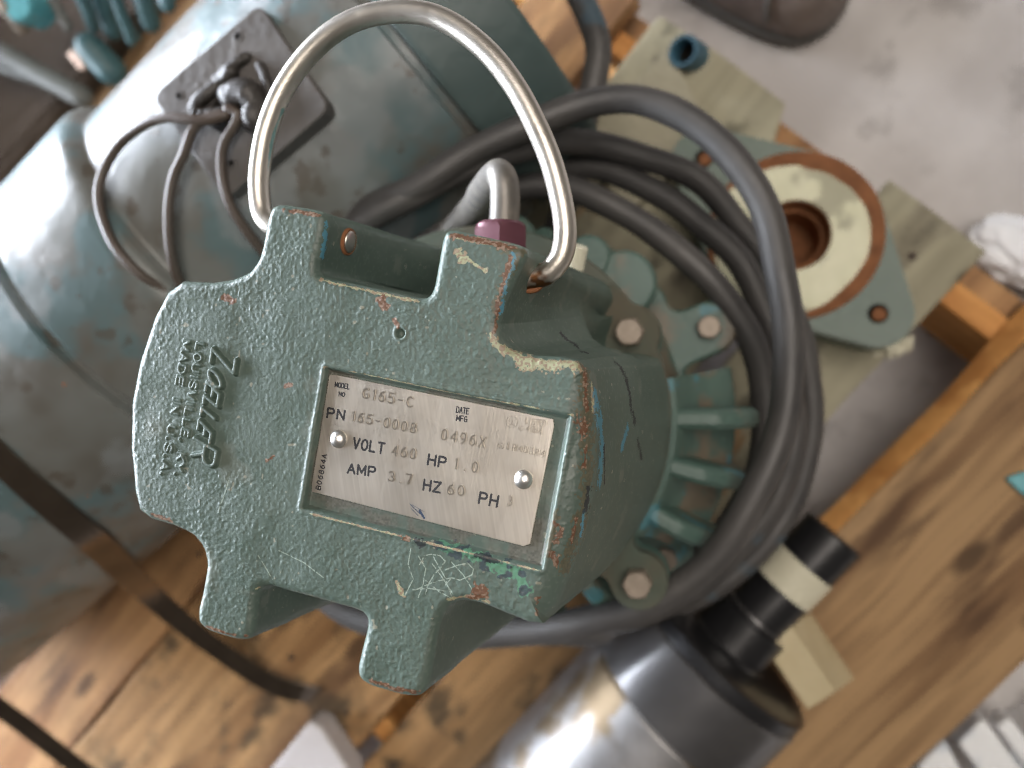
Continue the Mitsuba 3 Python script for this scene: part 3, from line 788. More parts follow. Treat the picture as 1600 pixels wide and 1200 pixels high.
# housing under it
zb = H - DFL - 0.0112
gh = resample(np.array(g.exterior.coords)[:-1], 0.0015)
put(PUMP + '__housing_flange', plate(gh, zb - 0.010, zb, 0.0015), 'paint_body')
prof = [(0.02, zb - 0.008), (0.099, zb - 0.008), (0.0985, zb - 0.014), (0.0985, zb - 0.03), (0.101, zb - 0.05), (0.106, zb - 0.062), (0.109, zb - 0.068), (0.02, zb - 0.068)]
put(PUMP + '__housing', lathe(prof, 140, origin=[*C0, 0]), 'paint_body', smooth=40)
ZBF = zb - 0.060
lug = [P(1108, 512, .443)[:2], P(1040, 872, .443)[:2]]
def sector(r, a0, a1):
    t = np.radians(np.linspace(a0, a1, 40))
    return Polygon(np.vstack([[C0], C0 + r * np.column_stack([np.cos(t), np.sin(t)])]))


b = Point(*C0).buffer(0.108, quad_segs=40).union(sector(.134, -35, 7)).union(sector(.118, 36, 64))
for e in lug:
    b = b.union(LineString([C0, e]).buffer(0.0155, quad_segs=12))
b = b.buffer(0.008, quad_segs=8).buffer(-0.016, quad_segs=8).buffer(0.008, quad_segs=8)
br = resample(np.array(b.exterior.coords)[:-1], 0.002)
prf = [(.0985, zb - .0105), (.1035, zb - .0125), (.1065, zb - .020), (.1095, zb - .032), (.1150, zb - .043), (.1230, zb - .051), (.1335, zb - .0555), (.1345, zb - .0590), (.1330, zb - .0600)]
wt = np.radians(np.linspace(-37, 12, 70))
web = trimesh.Trimesh(np.vstack([np.column_stack([C0[0] + q * np.cos(wt), C0[1] + q * np.sin(wt), np.full(70, z)]) for q, z in prf]), grid_faces(len(prf), 70, closed=False), process=False)
if web.face_normals[:, 2].mean() < 0:
    web.invert()
put(PUMP + '__bell_skirt', web, 'paint_body', smooth=40)
put(PUMP + '__base_flange', plate(br, ZBF - 0.016, ZBF, 0.0025), 'paint_body')
for e in lug:
    put(PUMP + '__bolt', hex_bolt([*e, ZBF - 0.0006], 0.0125, 0.008, turn=0.1), 'bolt_metal', smooth=25)
# the outer shell below and gusset fins between
for deg, r1, up in ((0, .146, .0), (-14, .143, .0), (-29, .142, .0), (75, .112, .0), (-58, .13, 0), (100, .118, .0), (-75, .125, 0)):
    th = math.radians(deg)
    e = np.array([math.cos(th), math.sin(th), 0])
    hgt = 0.048
    pr = np.array([[0.092, -0.004], [r1, -0.004], [r1, hgt * 0.52 + up], [r1 - 0.010, hgt * 0.84 + up], [r1 - 0.022, hgt + up], [0.092, hgt + up * .6]])
    pr = resample(rounded(pr, 0.0110 if r1 > .13 else .0065, 8), 0.0012)
    w = np.array([-e[1], e[0], 0])
    m = plate(pr, -0.0054, 0.0054, 0.0044, frame=([*C0, ZBF - 0.001], e, [0, 0, 1], w))
    put(PUMP + '__fin', m, 'paint_body', smooth=40)
for th, rr, rl, zz in ((44.5, .1035, .0185, .399), (57.5, .1035, .0125, .397), (84, .10, .015, .40)):      # rounded ears of the housing
    th = math.radians(th)
    e = np.array([math.cos(th), math.sin(th)])
    q = unary_union([LineString([C0 + e * .075, C0 + e * rr]).buffer(rl, quad_segs=16)])
    q = resample(np.array(q.exterior.coords)[:-1], .0015)
    put(PUMP + '__ear', plate(q - C0, -.0055, .0055, .0028, frame=([*C0, H - zz], [1, 0, -.10 * e[0]], [0, 1, -.10 * e[1]], [0, 0, 1])), 'paint_body', smooth=40)
put(PUMP + '__volute', lathe([(0.02, ZD + 0.0004), (0.092, ZD + 0.0004), (0.098, ZD + 0.006), (0.098, ZD + 0.06), (0.104, ZBF - 0.03), (0.106, ZBF - 0.0155), (0.02, ZBF - 0.0155)], 96, origin=[*C0, 0]), 'paint_body', smooth=40)

# nameplate
DPL = DC + RECD - 0.0009
ZPL = H - DPL
NP = PX([(515, 583.5), (868, 655.5), (827, 856), (485, 768)], DPL)
npr = resample(rounded(NP, 0.0004), 0.003)
NPK = put(PUMP + '__nameplate', plate(npr, ZPL - 0.0008, ZPL, 0.00018, 2), 'plate_metal', smooth=20)
labels[NPK] = {'label': 'bare aluminium nameplate with black printing and stamped figures'}


def Z5(x, y):
    return P(460 + x / 3.158, 540 + y / 3.158, DPL)[:2]


PXS = 0.000222 / 3.158


def plate_text(text, a, b, h, w, raised, gap=1.6):
    l = place_strokes(text, Z5(*a), Z5(*b), h * PXS, gap)
    return stroke_mesh(l, w, ZPL - 0.00005, ZPL + raised)


ink, stamp = [], []
W1, W2 = 0.00076, 0.00040
for tx, p0, p1, h, w, gap in (('MODEL', (200, 203), (272, 215), 23, W2, 1.4), ('NO', (219, 247), (247, 252), 19, W2, 1.4), ('PN', (161, 352), (243, 366), 45, W1, 2), ('VOLT', (289, 505), (439, 533), 50, W1, 1.9),
                              ('AMP', (263, 627), (398, 645), 44, W1, 1.9), ('HP', (658, 586), (744, 602), 48, W1, 2), ('HZ', (636, 710), (717, 725), 47, W1, 2), ('PH', (910, 775), (998, 795), 50, W1, 2),
                              ('DATE', (799, 330), (860, 338), 27, W2, 1.4), ('MFG', (799, 369), (850, 377), 25, W2, 1.4), ('B06864A', (128, 712), (160, 540), 25, W2, 2.2)):
    ink.append(plate_text(tx, p0, p1, h, w, 0.00003, gap))
put(PUMP + '__nameplate__printing', cat(*ink), 'ink_black', smooth=False)
WS = 0.00046
for tx, p0, p1, h, w, gap in (('G165-C', (335, 257), (580, 305), 49, WS, 2.6), ('165-0008', (280, 370), (597, 432), 46, WS, 2.6), ('0496X', (724, 462), (937, 503), 50, WS, 2.8), ('460', (480, 540), (597, 560), 48, WS, 2.6),
                              ('1.0', (786, 604), (903, 627), 48, WS, 4.5), ('3.7', (464, 666), (577, 684), 46, WS, 3.6), ('60', (756, 732), (838, 741), 46, WS, 2.6), ('3', (1050, 786), (1072, 790), 44, WS, 2),
                              ('LISTED', (1140, 385), (1240, 399), 27, .00028, 1.5), ('47H4', (1142, 421), (1218, 437), 28, .00028, 2), ('LR40384', (1048, 511), (1232, 549), 30, .00028, 2.6)):
    stamp.append(plate_text(tx, p0, p1, h, w, 0.00026, gap))
circ = lambda c, r: [np.array([Z5(c[0] + r * math.cos(t), c[1] + r * math.sin(t)) for t in np.linspace(0, 2 * math.pi, 30)])]
stamp.append(stroke_mesh(circ((1073, 377), 28), .00022, ZPL - .00005, ZPL + .00014))
stamp.append(plate_text('UL', (1058, 388), (1088, 394), 24, .00026, .00014, 1.0))
stamp.append(stroke_mesh(circ((1117, 409), 11), .00018, ZPL - .00005, ZPL + .00014))
stamp.append(plate_text('R', (1112, 415), (1121, 416), 11, .00014, .00014))
stamp.append(stroke_mesh(circ((1018, 495), 15), .00022, ZPL - .00005, ZPL + .00014))
stamp.append(plate_text('CA', (1008, 501), (1026, 505), 13, .00018, .00014))
put(PUMP + '__nameplate__stamping', cat(*stamp), 'stamped_metal', smooth=False)
put(PUMP + '__nameplate__ink_mark', cat(*[stroke_mesh([np.array([Z5(*a) for a in l])], w, ZPL - .00005, ZPL + .00002) for l, w in (([(570, 782), (620, 830)], .0003), ([(580, 785), (640, 820)], .0002), ([(618, 815), (640, 850)], .0008), ([(572, 800), (610, 838)], .0002))]), 'ink_blue', smooth=False)
for u, v in ((529, 686), (818, 749)):
    c = P(u, v, DPL)
    put(PUMP + '__nameplate__rivet', lathe([(0.00001, 0.00225), (0.0009, 0.0022), (0.0011, 0.00205), (0.0019, 0.00175), (0.0026, 0.0012), (0.00312, 0.0005), (0.0032, 0.0), (0.0032, -0.0004), (0.0001, -.0004)][::-1], 40, origin=c), 'rivet_metal', smooth=50)

# lifting bail
bail_px = [(548, 378, .2512), (500, 369, .251), (440, 357, .251), (424, 351, .251), (410, 334, .2515), (405, 300, .252), (406, 262, .252), (416, 205, .252), (438, 148, .2515), (472, 96, .251), (515, 54, .2505), (563, 28, .25), (617, 18, .25), (668, 22, .25), (715, 43, .25), (765, 84, .25),
           (806, 137, .25), (838, 197, .25), (860, 250, .25), (874, 300, .25), (882, 345, .25), (882, 380, .2502), (873, 408, .2505), (855, 427, .251), (834, 434, .2512), (812, 436, .2512), (790, 432, .2512), (770, 428, .2512)]
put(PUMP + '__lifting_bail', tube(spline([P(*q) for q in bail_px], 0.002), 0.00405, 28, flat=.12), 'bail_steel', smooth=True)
labels[PUMP + '__lifting_bail'] = {'label': 'bent round steel lifting bail with rust at its ends'}
ax = P(812, 436, .2512) - P(790, 432, .2512)
ax = ax / np.linalg.norm(ax)
rod_line = np.array([P(812, 436, .2512) + ax * q for q in np.linspace(-.004, .012, 60)])
hd, hi = cKDTree(sidev).query(rod_line)
hc = rod_line[np.argmin(hd)]
near_w = sidev[cKDTree(sidev).query(hc, 60)[1]]
hn = np.linalg.svd(near_w - near_w.mean(0))[2][2]
hn = hn * np.sign(hn @ ax)
put(PUMP + '__bail_hole', lathe([(.0001, .0003), (.0053, .0003), (.0058, -.0001), (.0058, -.002), (.0001, -.002)][::-1], 36, origin=near_w.mean(0) + (hc - near_w.mean(0)) - hn * ((hc - near_w.mean(0)) @ hn) + [-.0006, .0016, 0], axis=hn), 'flange_rust', smooth=35)
for c in (P(545, 378, .2512),):
    put(PUMP + '__bail_hole', lathe([(.0042, -.004), (.0042, .0006), (.0047, .0006), (.0050, .0001), (.0050, -.004)], 36, origin=c, axis=ax), 'flange_rust', smooth=35)

# elbow fitting and hex nut on the back
nut_c = P(782, 366, .296)
put(PUMP + '__gland_nut', hex_bolt(nut_c + np.array([0, -0.012, 0]), 0.0205, 0.0165, axis=(0.02, 1, 0.02), turn=.5), 'nut_purple', smooth=25)
el = spline([P(786, 365, .296), P(789, 325, .294), P(788, 290, .293), P(780, 272, .297), P(770, 279, .313), P(757, 297, .340), P(742, 320, .366), P(724, 340, .388), P(700, 364, .402)], 0.0015)
put(PUMP + '__elbow', tube(el, np.interp(np.linspace(0, 1, len(el)), [0, .22, .3, .55, .6, 1], [.0062, .0062, .0066, .0074, .0068, .0068]), 28), 'elbow_grey', smooth=True)
put(PUMP + '__plug', lathe([(.0001, 0), (.0055, 0), (.0055, .011), (.0048, .0118), (.0001, .0118)], 24, origin=P(893, 422, .345), axis=(0.25, .9, .3)), 'cream_plastic', smooth=35)

# ------------------------------------------------------------------ the cable
cab = [(700, 364, .402), (655, 392, .412), (560, 430, .425), (450, 480, .44), (385, 600, .45), (420, 760, .455), (520, 900, .46), (640, 950, .46), (800, 975, .462), (930, 960, .462), (1050, 905, .462), (1135, 830, .46), (1182, 740, .458), (1198, 650, .455),
       (1185, 570, .452), (1155, 500, .448), (1100, 430, .444), (1035, 370, .441), (965, 325, .44), (890, 297, .44), (820, 292, .44), (740, 318, .44), (650, 360, .445), (540, 430, .452), (420, 530, .47), (372, 640, .485), (420, 790, .492), (540, 915, .492), (680, 965, .492), (820, 985, .492), (960, 972, .49),
       (1090, 915, .486), (1185, 820, .482), (1232, 720, .478), (1238, 630, .474), (1222, 550, .468), (1190, 470, .464), (1135, 390, .462), (1060, 318, .462), (975, 272, .462), (890, 262, .464), (800, 285, .466), (690, 340, .47), (560, 420, .48), (430, 510, .49), (368, 600, .50), (390, 760, .505), (500, 900, .51), (660, 965, .512), (800, 990, .512),
       (960, 985, .512), (1100, 925, .512), (1205, 835, .51), (1258, 735, .508), (1272, 650, .505), (1262, 570, .50), (1235, 490, .492), (1195, 400, .482), (1130, 318, .472), (1050, 262, .462), (960, 228, .452), (890, 217, .436), (820, 230, .415), (740, 256, .399), (660, 296, .391), (575, 346, .386), (480, 430, .398), (395, 560, .42), (372, 660, .440), (408, 790, .436), (480, 910, .430), (560, 970, .424), (680, 988, .418),
       (790, 988, .412), (890, 980, .405), (985, 957, .400), (1065, 915, .397), (1128, 858, .395), (1178, 785, .395), (1208, 710, .395), (1230, 615, .395), (1235, 520, .395), (1222, 415, .396), (1190, 315, .397), (1138, 235, .399), (1065, 176, .401), (985, 152, .404), (905, 163, .404), (810, 200, .396), (730, 246, .391), (650, 292, .387), (575, 330, .392), (480, 420, .41)]
CAB = spline([P(*q) for q in cab], 0.004)
CAB = gaussian_filter1d(CAB, 2.0, axis=0, mode='nearest')
CAB = CAB + (np.stack([meshkit.noise(np.column_stack([np.arange(len(CAB)) / 9, np.full(len(CAB), k * 7.0), np.zeros(len(CAB))]), 3) for k in range(3)], 1) - .5) * [.0035, .0035, .002]
put('power_cable', tube(CAB, 0.0078 + .0005 * (meshkit.noise(np.column_stack([np.arange(len(CAB)) / 5, np.zeros(len(CAB)), np.zeros(len(CAB))]), 8) - .5), 22), 'rubber', smooth=True)
tagthing('power_cable', 'thick dusty black rubber cable coiled in loops around the green pump', 'cable')
c5 = spline([P(*q) for q in [(860, -90, .49), (893, -30, .485), (922, 30, .48), (935, 75, .478), (930, 120, .478), (918, 170, .480), (905, 230, .49), (890, 300, .50), (860, 380, .52)]], 0.004)
put('power_cable', tube(c5, 0.0086, 22), 'rubber', smooth=True)
tagthing('power_cable_001', 'single grey-black cable coming in from the top edge beside the pallet board end', 'cable')

# ------------------------------------------------------------------ the big motor
MA = math.radians(38)
mt, mn = np.array([math.cos(MA), math.sin(MA), 0]), np.array([math.sin(MA), -math.cos(MA), 0])
MC = mn * -0.280 + np.array([0, 0, H - 0.4725])


def s_at(u, v, d):
    return float(P(u, v, d) @ mt)


sG, sS, sE = s_at(110, 575, .352), s_at(140, 290, .347), s_at(690, 150, .37)
RB, RM = 0.1285, 0.1190
prof = [(0.0001, sG - .46), (.06, sG - .455), (.10, sG - .43), (.118, sG - .38), (RB - .001, sG - .31), (RB - .0005, sG - .004), (RB - .0022, sG - .0032), (RB - .0062, sG - .002), (RB - .0062, sG + .002), (RB - .0022, sG + .0032), (RB, sG + .0055),
        (RB, sS - .014), (RB - .0006, sS - .008), (RB - .0025, sS - .0035), (RB - .0055, sS - .0005), (RM + .0008, sS + .0015), (RM - .0004, sS + .004), (RM, sS + .012), (RM, sE - .010), (RM - .0005, sE - .0035), (RM - .005, sE - .002), (RM - .005, sE + .002), (RM - .0005, sE + .0035)]
p2 = []
for (r0, z0), (r1, z1) in zip(prof[:-1], prof[1:]):
    k = max(1, int(abs(z1 - z0) / 0.006))
    p2 += [(r0 + (r1 - r0) * i / k, z0 + (z1 - z0) * i / k) for i in range(k)]
p2.append(prof[-1])
MOT = 'electric_motor'
tagthing(MOT, 'large grey-green cylindrical motor lying on the pallet behind the pump, with a terminal plate', 'motor')
body = lathe(p2, 220, origin=MC, axis=mt)
d3 = body.vertices - MC
ax_ = d3 @ mt
rad_v = d3 - ax_[:, None] * mt
rn = np.linalg.norm(rad_v, axis=1, keepdims=True)
body.vertices = body.vertices + rad_v / np.maximum(rn, 1e-6) * (0.0022 * (meshkit.fbm(body.vertices / 0.05, 3, 4) - .5) + 0.0007 * (meshkit.fbm(body.vertices / 0.010, 3, 8) - .5))[:, None] * (rn > .05)
put(MOT + '__body', body, 'motor_paint', smooth=40)
put(MOT + '__end_bell', lathe([(.03, sE + .0035), (RM - .0005, sE + .0035), (RM + .001, sE + .008), (RM + .001, sE + .054), (RM - .002, sE + .059), (.10, sE + .0605), (.0001, sE + .061)], 160, origin=MC, axis=mt), 'motor_end', smooth=35)
# terminal plate, tangent to the barrel where it sits
tc = P(376, 158, .355)
s0 = float((tc - MC) @ mt)
an = math.atan2((tc - MC) @ mn, (tc - MC)[2])
tz = math.sin(an) * mn + math.cos(an) * np.array([0, 0, 1])
ty = np.cross(tz, mt)
to = MC + s0 * mt + tz * (RM - 0.004)


def on_plate(u, v, h):
    """The point at pixel (u, v) on the terminal plate's plane, h over the barrel."""
    o = np.array([0, 0, H])
    d = P(u, v, .4) - o
    q = to + tz * h
    return o + d * (((q - o) @ tz) / (d @ tz))


tp = [on_plate(u, v, .0085) for u, v in ((405, 4), (236, 150), (352, 312), (516, 168))]
tp2 = np.array([[(q - to) @ mt, (q - to) @ ty] for q in tp])
hole = on_plate(368, 150, .0085)
h2 = np.array([(hole - to) @ mt, (hole - to) @ ty])
tr = resample(rounded(ccw(tp2), 0.006), 0.0015)
TPK = put(MOT + '__terminal_plate', plate(tr, -0.006, 0.0085, 0.0012, frame=(to, mt, ty, tz)), 'gasket')
labels[TPK] = {'label': 'dark grey square terminal plate with small screw holes'}
for u, v in ((372, 57), (280, 150), (362, 255)):
    c = on_plate(u, v, .0085)
    put(MOT + '__screw_hole', lathe([(.0001, .0002), (.0018, .0002), (.0019, .0005), (.0027, .0005), (.0031, .0001), (.0031, -.001), (.0001, -.001)][::-1], 24, origin=c, axis=tz), 'gasket', smooth=35)
    put(MOT + '__screw_hole_bore', lathe([(.0001, .0006), (.0017, .0006), (.0017, -.001), (.0001, -.001)][::-1], 20, origin=c, axis=tz), 'hole_black', smooth=35)
# torn rubber boot round the wire hole
put(MOT + '__wire_hole', rough(lathe([(.0001, .0012), (.008, .0012), (.0095, .0006), (.0095, -.002), (.0001, -.002)][::-1], 40, origin=on_plate(352, 180, .0085), axis=tz), .0006, .004), 'hole_black', smooth=40)
lump = []
for path, r in (([(303, 168), (322, 148), (345, 130), (362, 112)], .0036), ([(340, 125), (362, 105), (384, 90)], .0028), ([(300, 182), (312, 160), (330, 152)], .0018), ([(407, 103), (417, 128), (424, 155)], .0026), ([(362, 150), (385, 145), (402, 165), (398, 185)], .0075), ([(318, 176), (345, 172)], .0026)):
    lump.append(rough(tube(spline([on_plate(u, v, .0095 + .002 * (i % 2)) for i, (u, v) in enumerate(path)], .0012), r, 16), .0016, .006, 5))
put(MOT + '__rubber_boot', cat(*lump), 'oily_rubber', smooth=True)
labels[MOT + '__rubber_boot'] = {'label': 'torn lumpy rubber seal around the wire hole'}


def on_motor(u, v, lift, r0=None):
    """The point at pixel (u, v) lifted off the motor's barrel."""
    o = np.array([0, 0, H])
    d = P(u, v, .4) - o
    d /= np.linalg.norm(d)
    oc = o - MC
    dp, op = d - mt * (d @ mt), oc - mt * (oc @ mt)
    r = (r0 or RM) + lift
    A, B, C = dp @ dp, 2 * dp @ op, op @ op - r * r
    disc = max(B * B - 4 * A * C, 0)
    return o + d * ((-B - math.sqrt(disc)) / (2 * A))


for w in ([(352, 180, .012), (330, 187, .013), (300, 187, .014), (262, 184, .014), (228, 194, .013), (190, 222, .011), (164, 262, .010), (154, 300, .010), (160, 340, .010), (180, 385, .011), (215, 425, .010), (250, 448, .006), (275, 462, .004)],
          [(345, 178, .011), (318, 187, .012), (300, 205, .012), (288, 240, .011), (272, 275, .010), (264, 320, .010), (264, 370, .010), (270, 410, .009), (280, 440, .006), (290, 470, .004)],
          [(356, 170, .012), (372, 178, .012), (366, 196, .012), (350, 225, .011), (346, 255, .010), (350, 290, .010), (362, 325, .010), (385, 360, .009), (412, 395, .007), (440, 430, .004)]):
    put(MOT + '__wire', tube(spline([on_motor(*q) for q in w], .0025), 0.0027, 14), 'wire_brown', smooth=True)

# ------------------------------------------------------------------ straps
def ribbon(path, width, thick, side):
    path = np.asarray(path)
    t = np.gradient(path, axis=0)
    t /= np.linalg.norm(t, axis=1, keepdims=True)
    rows = []
    for p, q in zip(path, t):
        s = side - q * (side @ q)
        s /= np.linalg.norm(s)
        n = np.cross(s, q)
        c = thick * .4
        rows.append(np.array([p + s * x + n * y for x, y in ((-width / 2, -thick / 2 + c), (-width / 2 + c, -thick / 2), (width / 2 - c, -thick / 2), (width / 2, -thick / 2 + c), (width / 2, thick / 2 - c), (width / 2 - c, thick / 2), (-width / 2 + c, thick / 2), (-width / 2, thick / 2 - c))]))
    m = trimesh.Trimesh(np.vstack(rows), grid_faces(len(rows), 8), process=False)
    caps = np.array([[0, i, i + 1] for i in range(1, 7)])
    m.faces = np.vstack([m.faces, caps, caps[:, ::-1] + (len(rows) - 1) * 8])
    m.fix_normals()
    return m


def on_motor_at(ang, s, lift):
    return MC + mt * s + (mn * math.sin(ang) + np.array([0, 0, 1]) * math.cos(ang)) * (RB + lift)


arcp = [on_motor(u, v, .0014, RB) for u, v in ((-90, 640), (-40, 682), (0, 718), (50, 764), (95, 803), (130, 832), (155, 853))]
s1 = spline(arcp + [P(*q) for q in [(195, 892, .468), (240, 934, .508), (300, 985, .545), (350, 1022, .566), (400, 1056, .582), (440, 1076, .589), (480, 1085, .596), (512, 1086, .606), (528, 1084, .625), (534, 1082, .66)]], .004)
put('steel_strap', ribbon(gaussian_filter1d(s1, 2, axis=0, mode='nearest'), .0205, .0009, mt), 'strap_steel', smooth=40)
tagthing('steel_strap', 'dark steel band running from over the motor down into the gap between pallet boards', 'strap')
s2 = spline([P(*q) for q in [(-140, 1010, .47), (-60, 1065, .50), (30, 1128, .53), (110, 1190, .555), (190, 1250, .575), (260, 1300, .59)]], .004)
put('steel_strap', ribbon(s2, .0215, .0009, mt), 'strap_steel', smooth=40)
tagthing('steel_strap_001', 'dark steel band crossing the bottom left corner above the boards', 'strap')

# ------------------------------------------------------------------ oval flange on the boards
tagthing('pipe_flange', 'green oval two-bolt pipe flange with cream face and rusty bore on the pale boards', 'flange')
DFG = 0.552
fc, fe1, fe2 = P(1240, 369, DFG), P(1100, 248, DFG), P(1372, 490, DFG)
Rr = np.linalg.norm(P(1352, 420, DFG) - P(1252, 372, DFG)) * 1.28
G = unary_union([Point(*fc[:2]).buffer(Rr, quad_segs=30), Point(*fe1[:2]).buffer(.0235, quad_segs=16), Point(*fe2[:2]).buffer(.0235, quad_segs=16)]).convex_hull
cs = lambda g_: m3.CrossSection([ccw(np.array(g_.exterior.coords)[:-1])])
rin = Rr * .40
gb = (m3.Manifold.extrude(cs(G), H - DFG - ZD - .0035).translate([0, 0, ZD + .0005]) + m3.Manifold.extrude(cs(G.buffer(-.0012)), H - DFG - ZD - .0005).translate([0, 0, ZD + .0005])
      - m3.Manifold.cylinder(.2, rin * .97, circular_segments=64).translate([fc[0], fc[1], ZD - .1]))
put('pipe_flange__body', gb, 'flange_paint', smooth=35)
put('pipe_flange__rim', lathe([(Rr * .9, -.004), (Rr * .985, -.001), (Rr * .97, .0022), (Rr * .94, .003), (Rr * .80, .0032), (Rr * .6, .0032)][::-1], 90, origin=fc), 'flange_rust', smooth=40)
irr = np.array([[Rr * (.865 + .03 * math.sin(3 * t + 1) + .02 * (meshkit.noise(np.array([t * 5, 0, 0])) - .5)) * math.cos(t), Rr * (.865 + .03 * math.sin(3 * t + 1) + .045 * (meshkit.fbm(np.array([t * 9, 0, 3]), 3) - .5)) * math.sin(t)] for t in np.arange(160) / 160 * 2 * math.pi])
irr = irr + np.array([-.0042, -.0030])
av = np.vstack([np.column_stack([irr, np.full(160, .0025)]), np.column_stack([irr * .995, np.full(160, .0042)]), np.column_stack([rin * 1.03 * np.cos(np.arange(160) / 160 * 2 * np.pi), rin * 1.03 * np.sin(np.arange(160) / 160 * 2 * np.pi), np.full(160, .0042)]),
                np.column_stack([rin * np.cos(np.arange(160) / 160 * 2 * np.pi), rin * np.sin(np.arange(160) / 160 * 2 * np.pi), np.full(160, .003)])]) + fc
am = trimesh.Trimesh(av, grid_faces(4, 160), process=False)
am.fix_normals()
put('pipe_flange__sealing_face', am, 'flange_cream', smooth=40)
put('pipe_flange__bore', lathe([(rin, .0036), (rin * .97, .0030), (rin * .95, .0015), (rin * .94, -.012), (rin * .80, -.0125), (rin * .78, -.045), (rin * .2, -.0455), (.0001, -.0455)], 60, origin=fc), 'flange_rust', smooth=35)
for e, rr in ((fe1, .0066), (fe2, .0066)):
    put('pipe_flange__bolt_hole', lathe([(.0001, .0006), (rr, .0006), (rr * 1.1, -.001), (.0001, -.001)][::-1], 28, origin=e), 'hole_black', smooth=30)
    put('pipe_flange__bolt_stub', lathe([(.0001, .0016), (rr * .6, .0014), (rr * .72, .0004), (rr * .72, -.001)][::-1], 24, origin=e + np.array([.0006, -.0006, 0])), 'flange_rust', smooth=30)

# ------------------------------------------------------------------ machined rotor and shaft at the lower right
RA = math.radians(49.3)
rt, rnn = np.array([math.cos(RA), math.sin(RA), 0]), np.array([math.sin(RA), -math.cos(RA), 0])
tagthing('machined_rotor', 'shiny steel rotor drum with a black shaft end, lying on the pallet below the pump', 'rotor')
# silhouettes give its place: the drum lies on the boards
RC = rnn * 0.1285 + np.array([0, 0, H - 0.5327])
dk = 0.0673
for nm, pr, mat in (('drum', [(.0001, -.62), (dk - .002, -.62), (dk, -.618), (dk, -.1845), (dk - .0004, -.1835), (dk - .0012, -.183), (dk - .0012, -.1818), (.03, -.1818)], 'drum_steel'),
                    ('collar', [(.03, -.1816), (dk - .0008, -.1816), (dk + .0002, -.1806), (dk + .0002, -.1375), (dk - .001, -.136), (.03, -.136)], 'drum_dark'),
                    ('end_ring', [(.02, -.1359), (dk - .0015, -.1359), (dk - .0012, -.1350), (dk - .0012, -.1275), (dk - .003, -.126), (.050, -.1245), (.030, -.1245), (.0275, -.122), (.0270, -.100), (.0262, -.099), (.0001, -.099)], 'black_lacquer'),
                    ('shaft', [(.015, -.0992), (.0212, -.0992), (.0212, -.0215), (.0202, -.0202), (.0001, -.0202)], 'black_lacquer'),
                    ('tape_band', [(.0210, -.071), (.0216, -.0708), (.02165, -.050), (.0216, -.0482), (.0210, -.048)], 'cream_tape'),
                    ('ring_clip', [(.0215, -.0975), (.0224, -.0972), (.0226, -.0963), (.0224, -.0955), (.0215, -.0952)], 'drum_dark')):
    pp = []
    for (r0, z0), (r1, z1) in zip(pr[:-1], pr[1:]):
        k = max(1, int(abs(z1 - z0) / .03))
        pp += [(r0 + (r1 - r0) * i / k, z0 + (z1 - z0) * i / k) for i in range(k)]
    pp.append(pr[-1])
    put('machined_rotor__' + nm, lathe(pp, 128, origin=RC, axis=rt), mat, smooth=35)
labels['machined_rotor__tape_band'] = {'label': 'cream tape wound round the black shaft'}
labels['machined_rotor__drum'] = {'label': 'bright ground steel drum with brown stains'}


def hull8(pts, r=.0012):
    sp = m3.Manifold.sphere(r, 12)
    m = m3.Manifold.batch_hull([sp.translate(list(map(float, p))) for p in pts])
    q = m.to_mesh()
    return trimesh.Trimesh(q.vert_properties[:, :3], q.tri_verts, process=False)


A_, B_, D_, E_ = P(1191, 1000, .520), P(1262, 1105, .530), P(1229, 972, .522), P(1266, 962, .572)
w_ = E_ - D_
put('wooden_chock', hull8([A_, B_, D_, D_ + (B_ - A_), A_ + w_, B_ + w_, D_ + w_, D_ + (B_ - A_) + w_]), 'wood_chock', smooth=20)
tagthing('wooden_chock', 'small cream wooden chock leaning against the end of the steel rotor', 'chock')

# ------------------------------------------------------------------ small things round about
tagthing('white_rack', 'white painted slatted rack on the floor in the bottom right corner', 'rack')
for q in ([(1476, 1154), (1502, 1204), (1560, 1310), (1500, 1330), (1432, 1202)], [(1537, 1121), (1592, 1198), (1650, 1280), (1606, 1310), (1496, 1161)], [(1577, 1119), (1622, 1180), (1680, 1262), (1650, 1262), (1556, 1136)]):
    zt = .665
    r_ = resample(rounded(ccw(PX(q, zt)), .004), .003)
    put('white_rack__slat', plate(r_, H - zt - .022, H - zt, .003), 'white_paint')
put('white_rack__rail', plate(resample(rounded(ccw(PX([(1470, 1215), (1660, 1110), (1680, 1150), (1500, 1250)], .70)), .003), .004), .0, H - .6875, .003), 'white_paint')

bag = trimesh.creation.icosphere(subdivisions=5, radius=1.0)
bv = bag.vertices * np.array([.062, .033, .022])
rot = math.radians(-24)
bv = np.column_stack([bv[:, 0] * math.cos(rot) - bv[:, 1] * math.sin(rot), bv[:, 0] * math.sin(rot) + bv[:, 1] * math.cos(rot), bv[:, 2]])
fold = np.abs(meshkit.fbm(bag.vertices * 1.5 + 3, 2, 2) - .5) * 1.5
bv = bv * (0.78 + 0.5 * fold)[:, None]
bag.vertices = bv + P(1618, 400, .705) + [0, 0, -.005]
put('plastic_bag', bag, 'white_plastic', smooth=True)
tagthing('plastic_bag', 'crumpled white plastic bag on the floor past the board end at the right edge', 'bag')

put('plastic_wedge', plate(resample(rounded(ccw(PX([(483, 1127), (500, 1136), (545, 1205), (560, 1290), (380, 1290), (420, 1205)], .574)), .006), .002), ZD + .0006, H - .574, .003), 'white_card')
tagthing('plastic_wedge', 'white rounded wedge standing on the boards at the bottom edge below the pump', 'wedge')

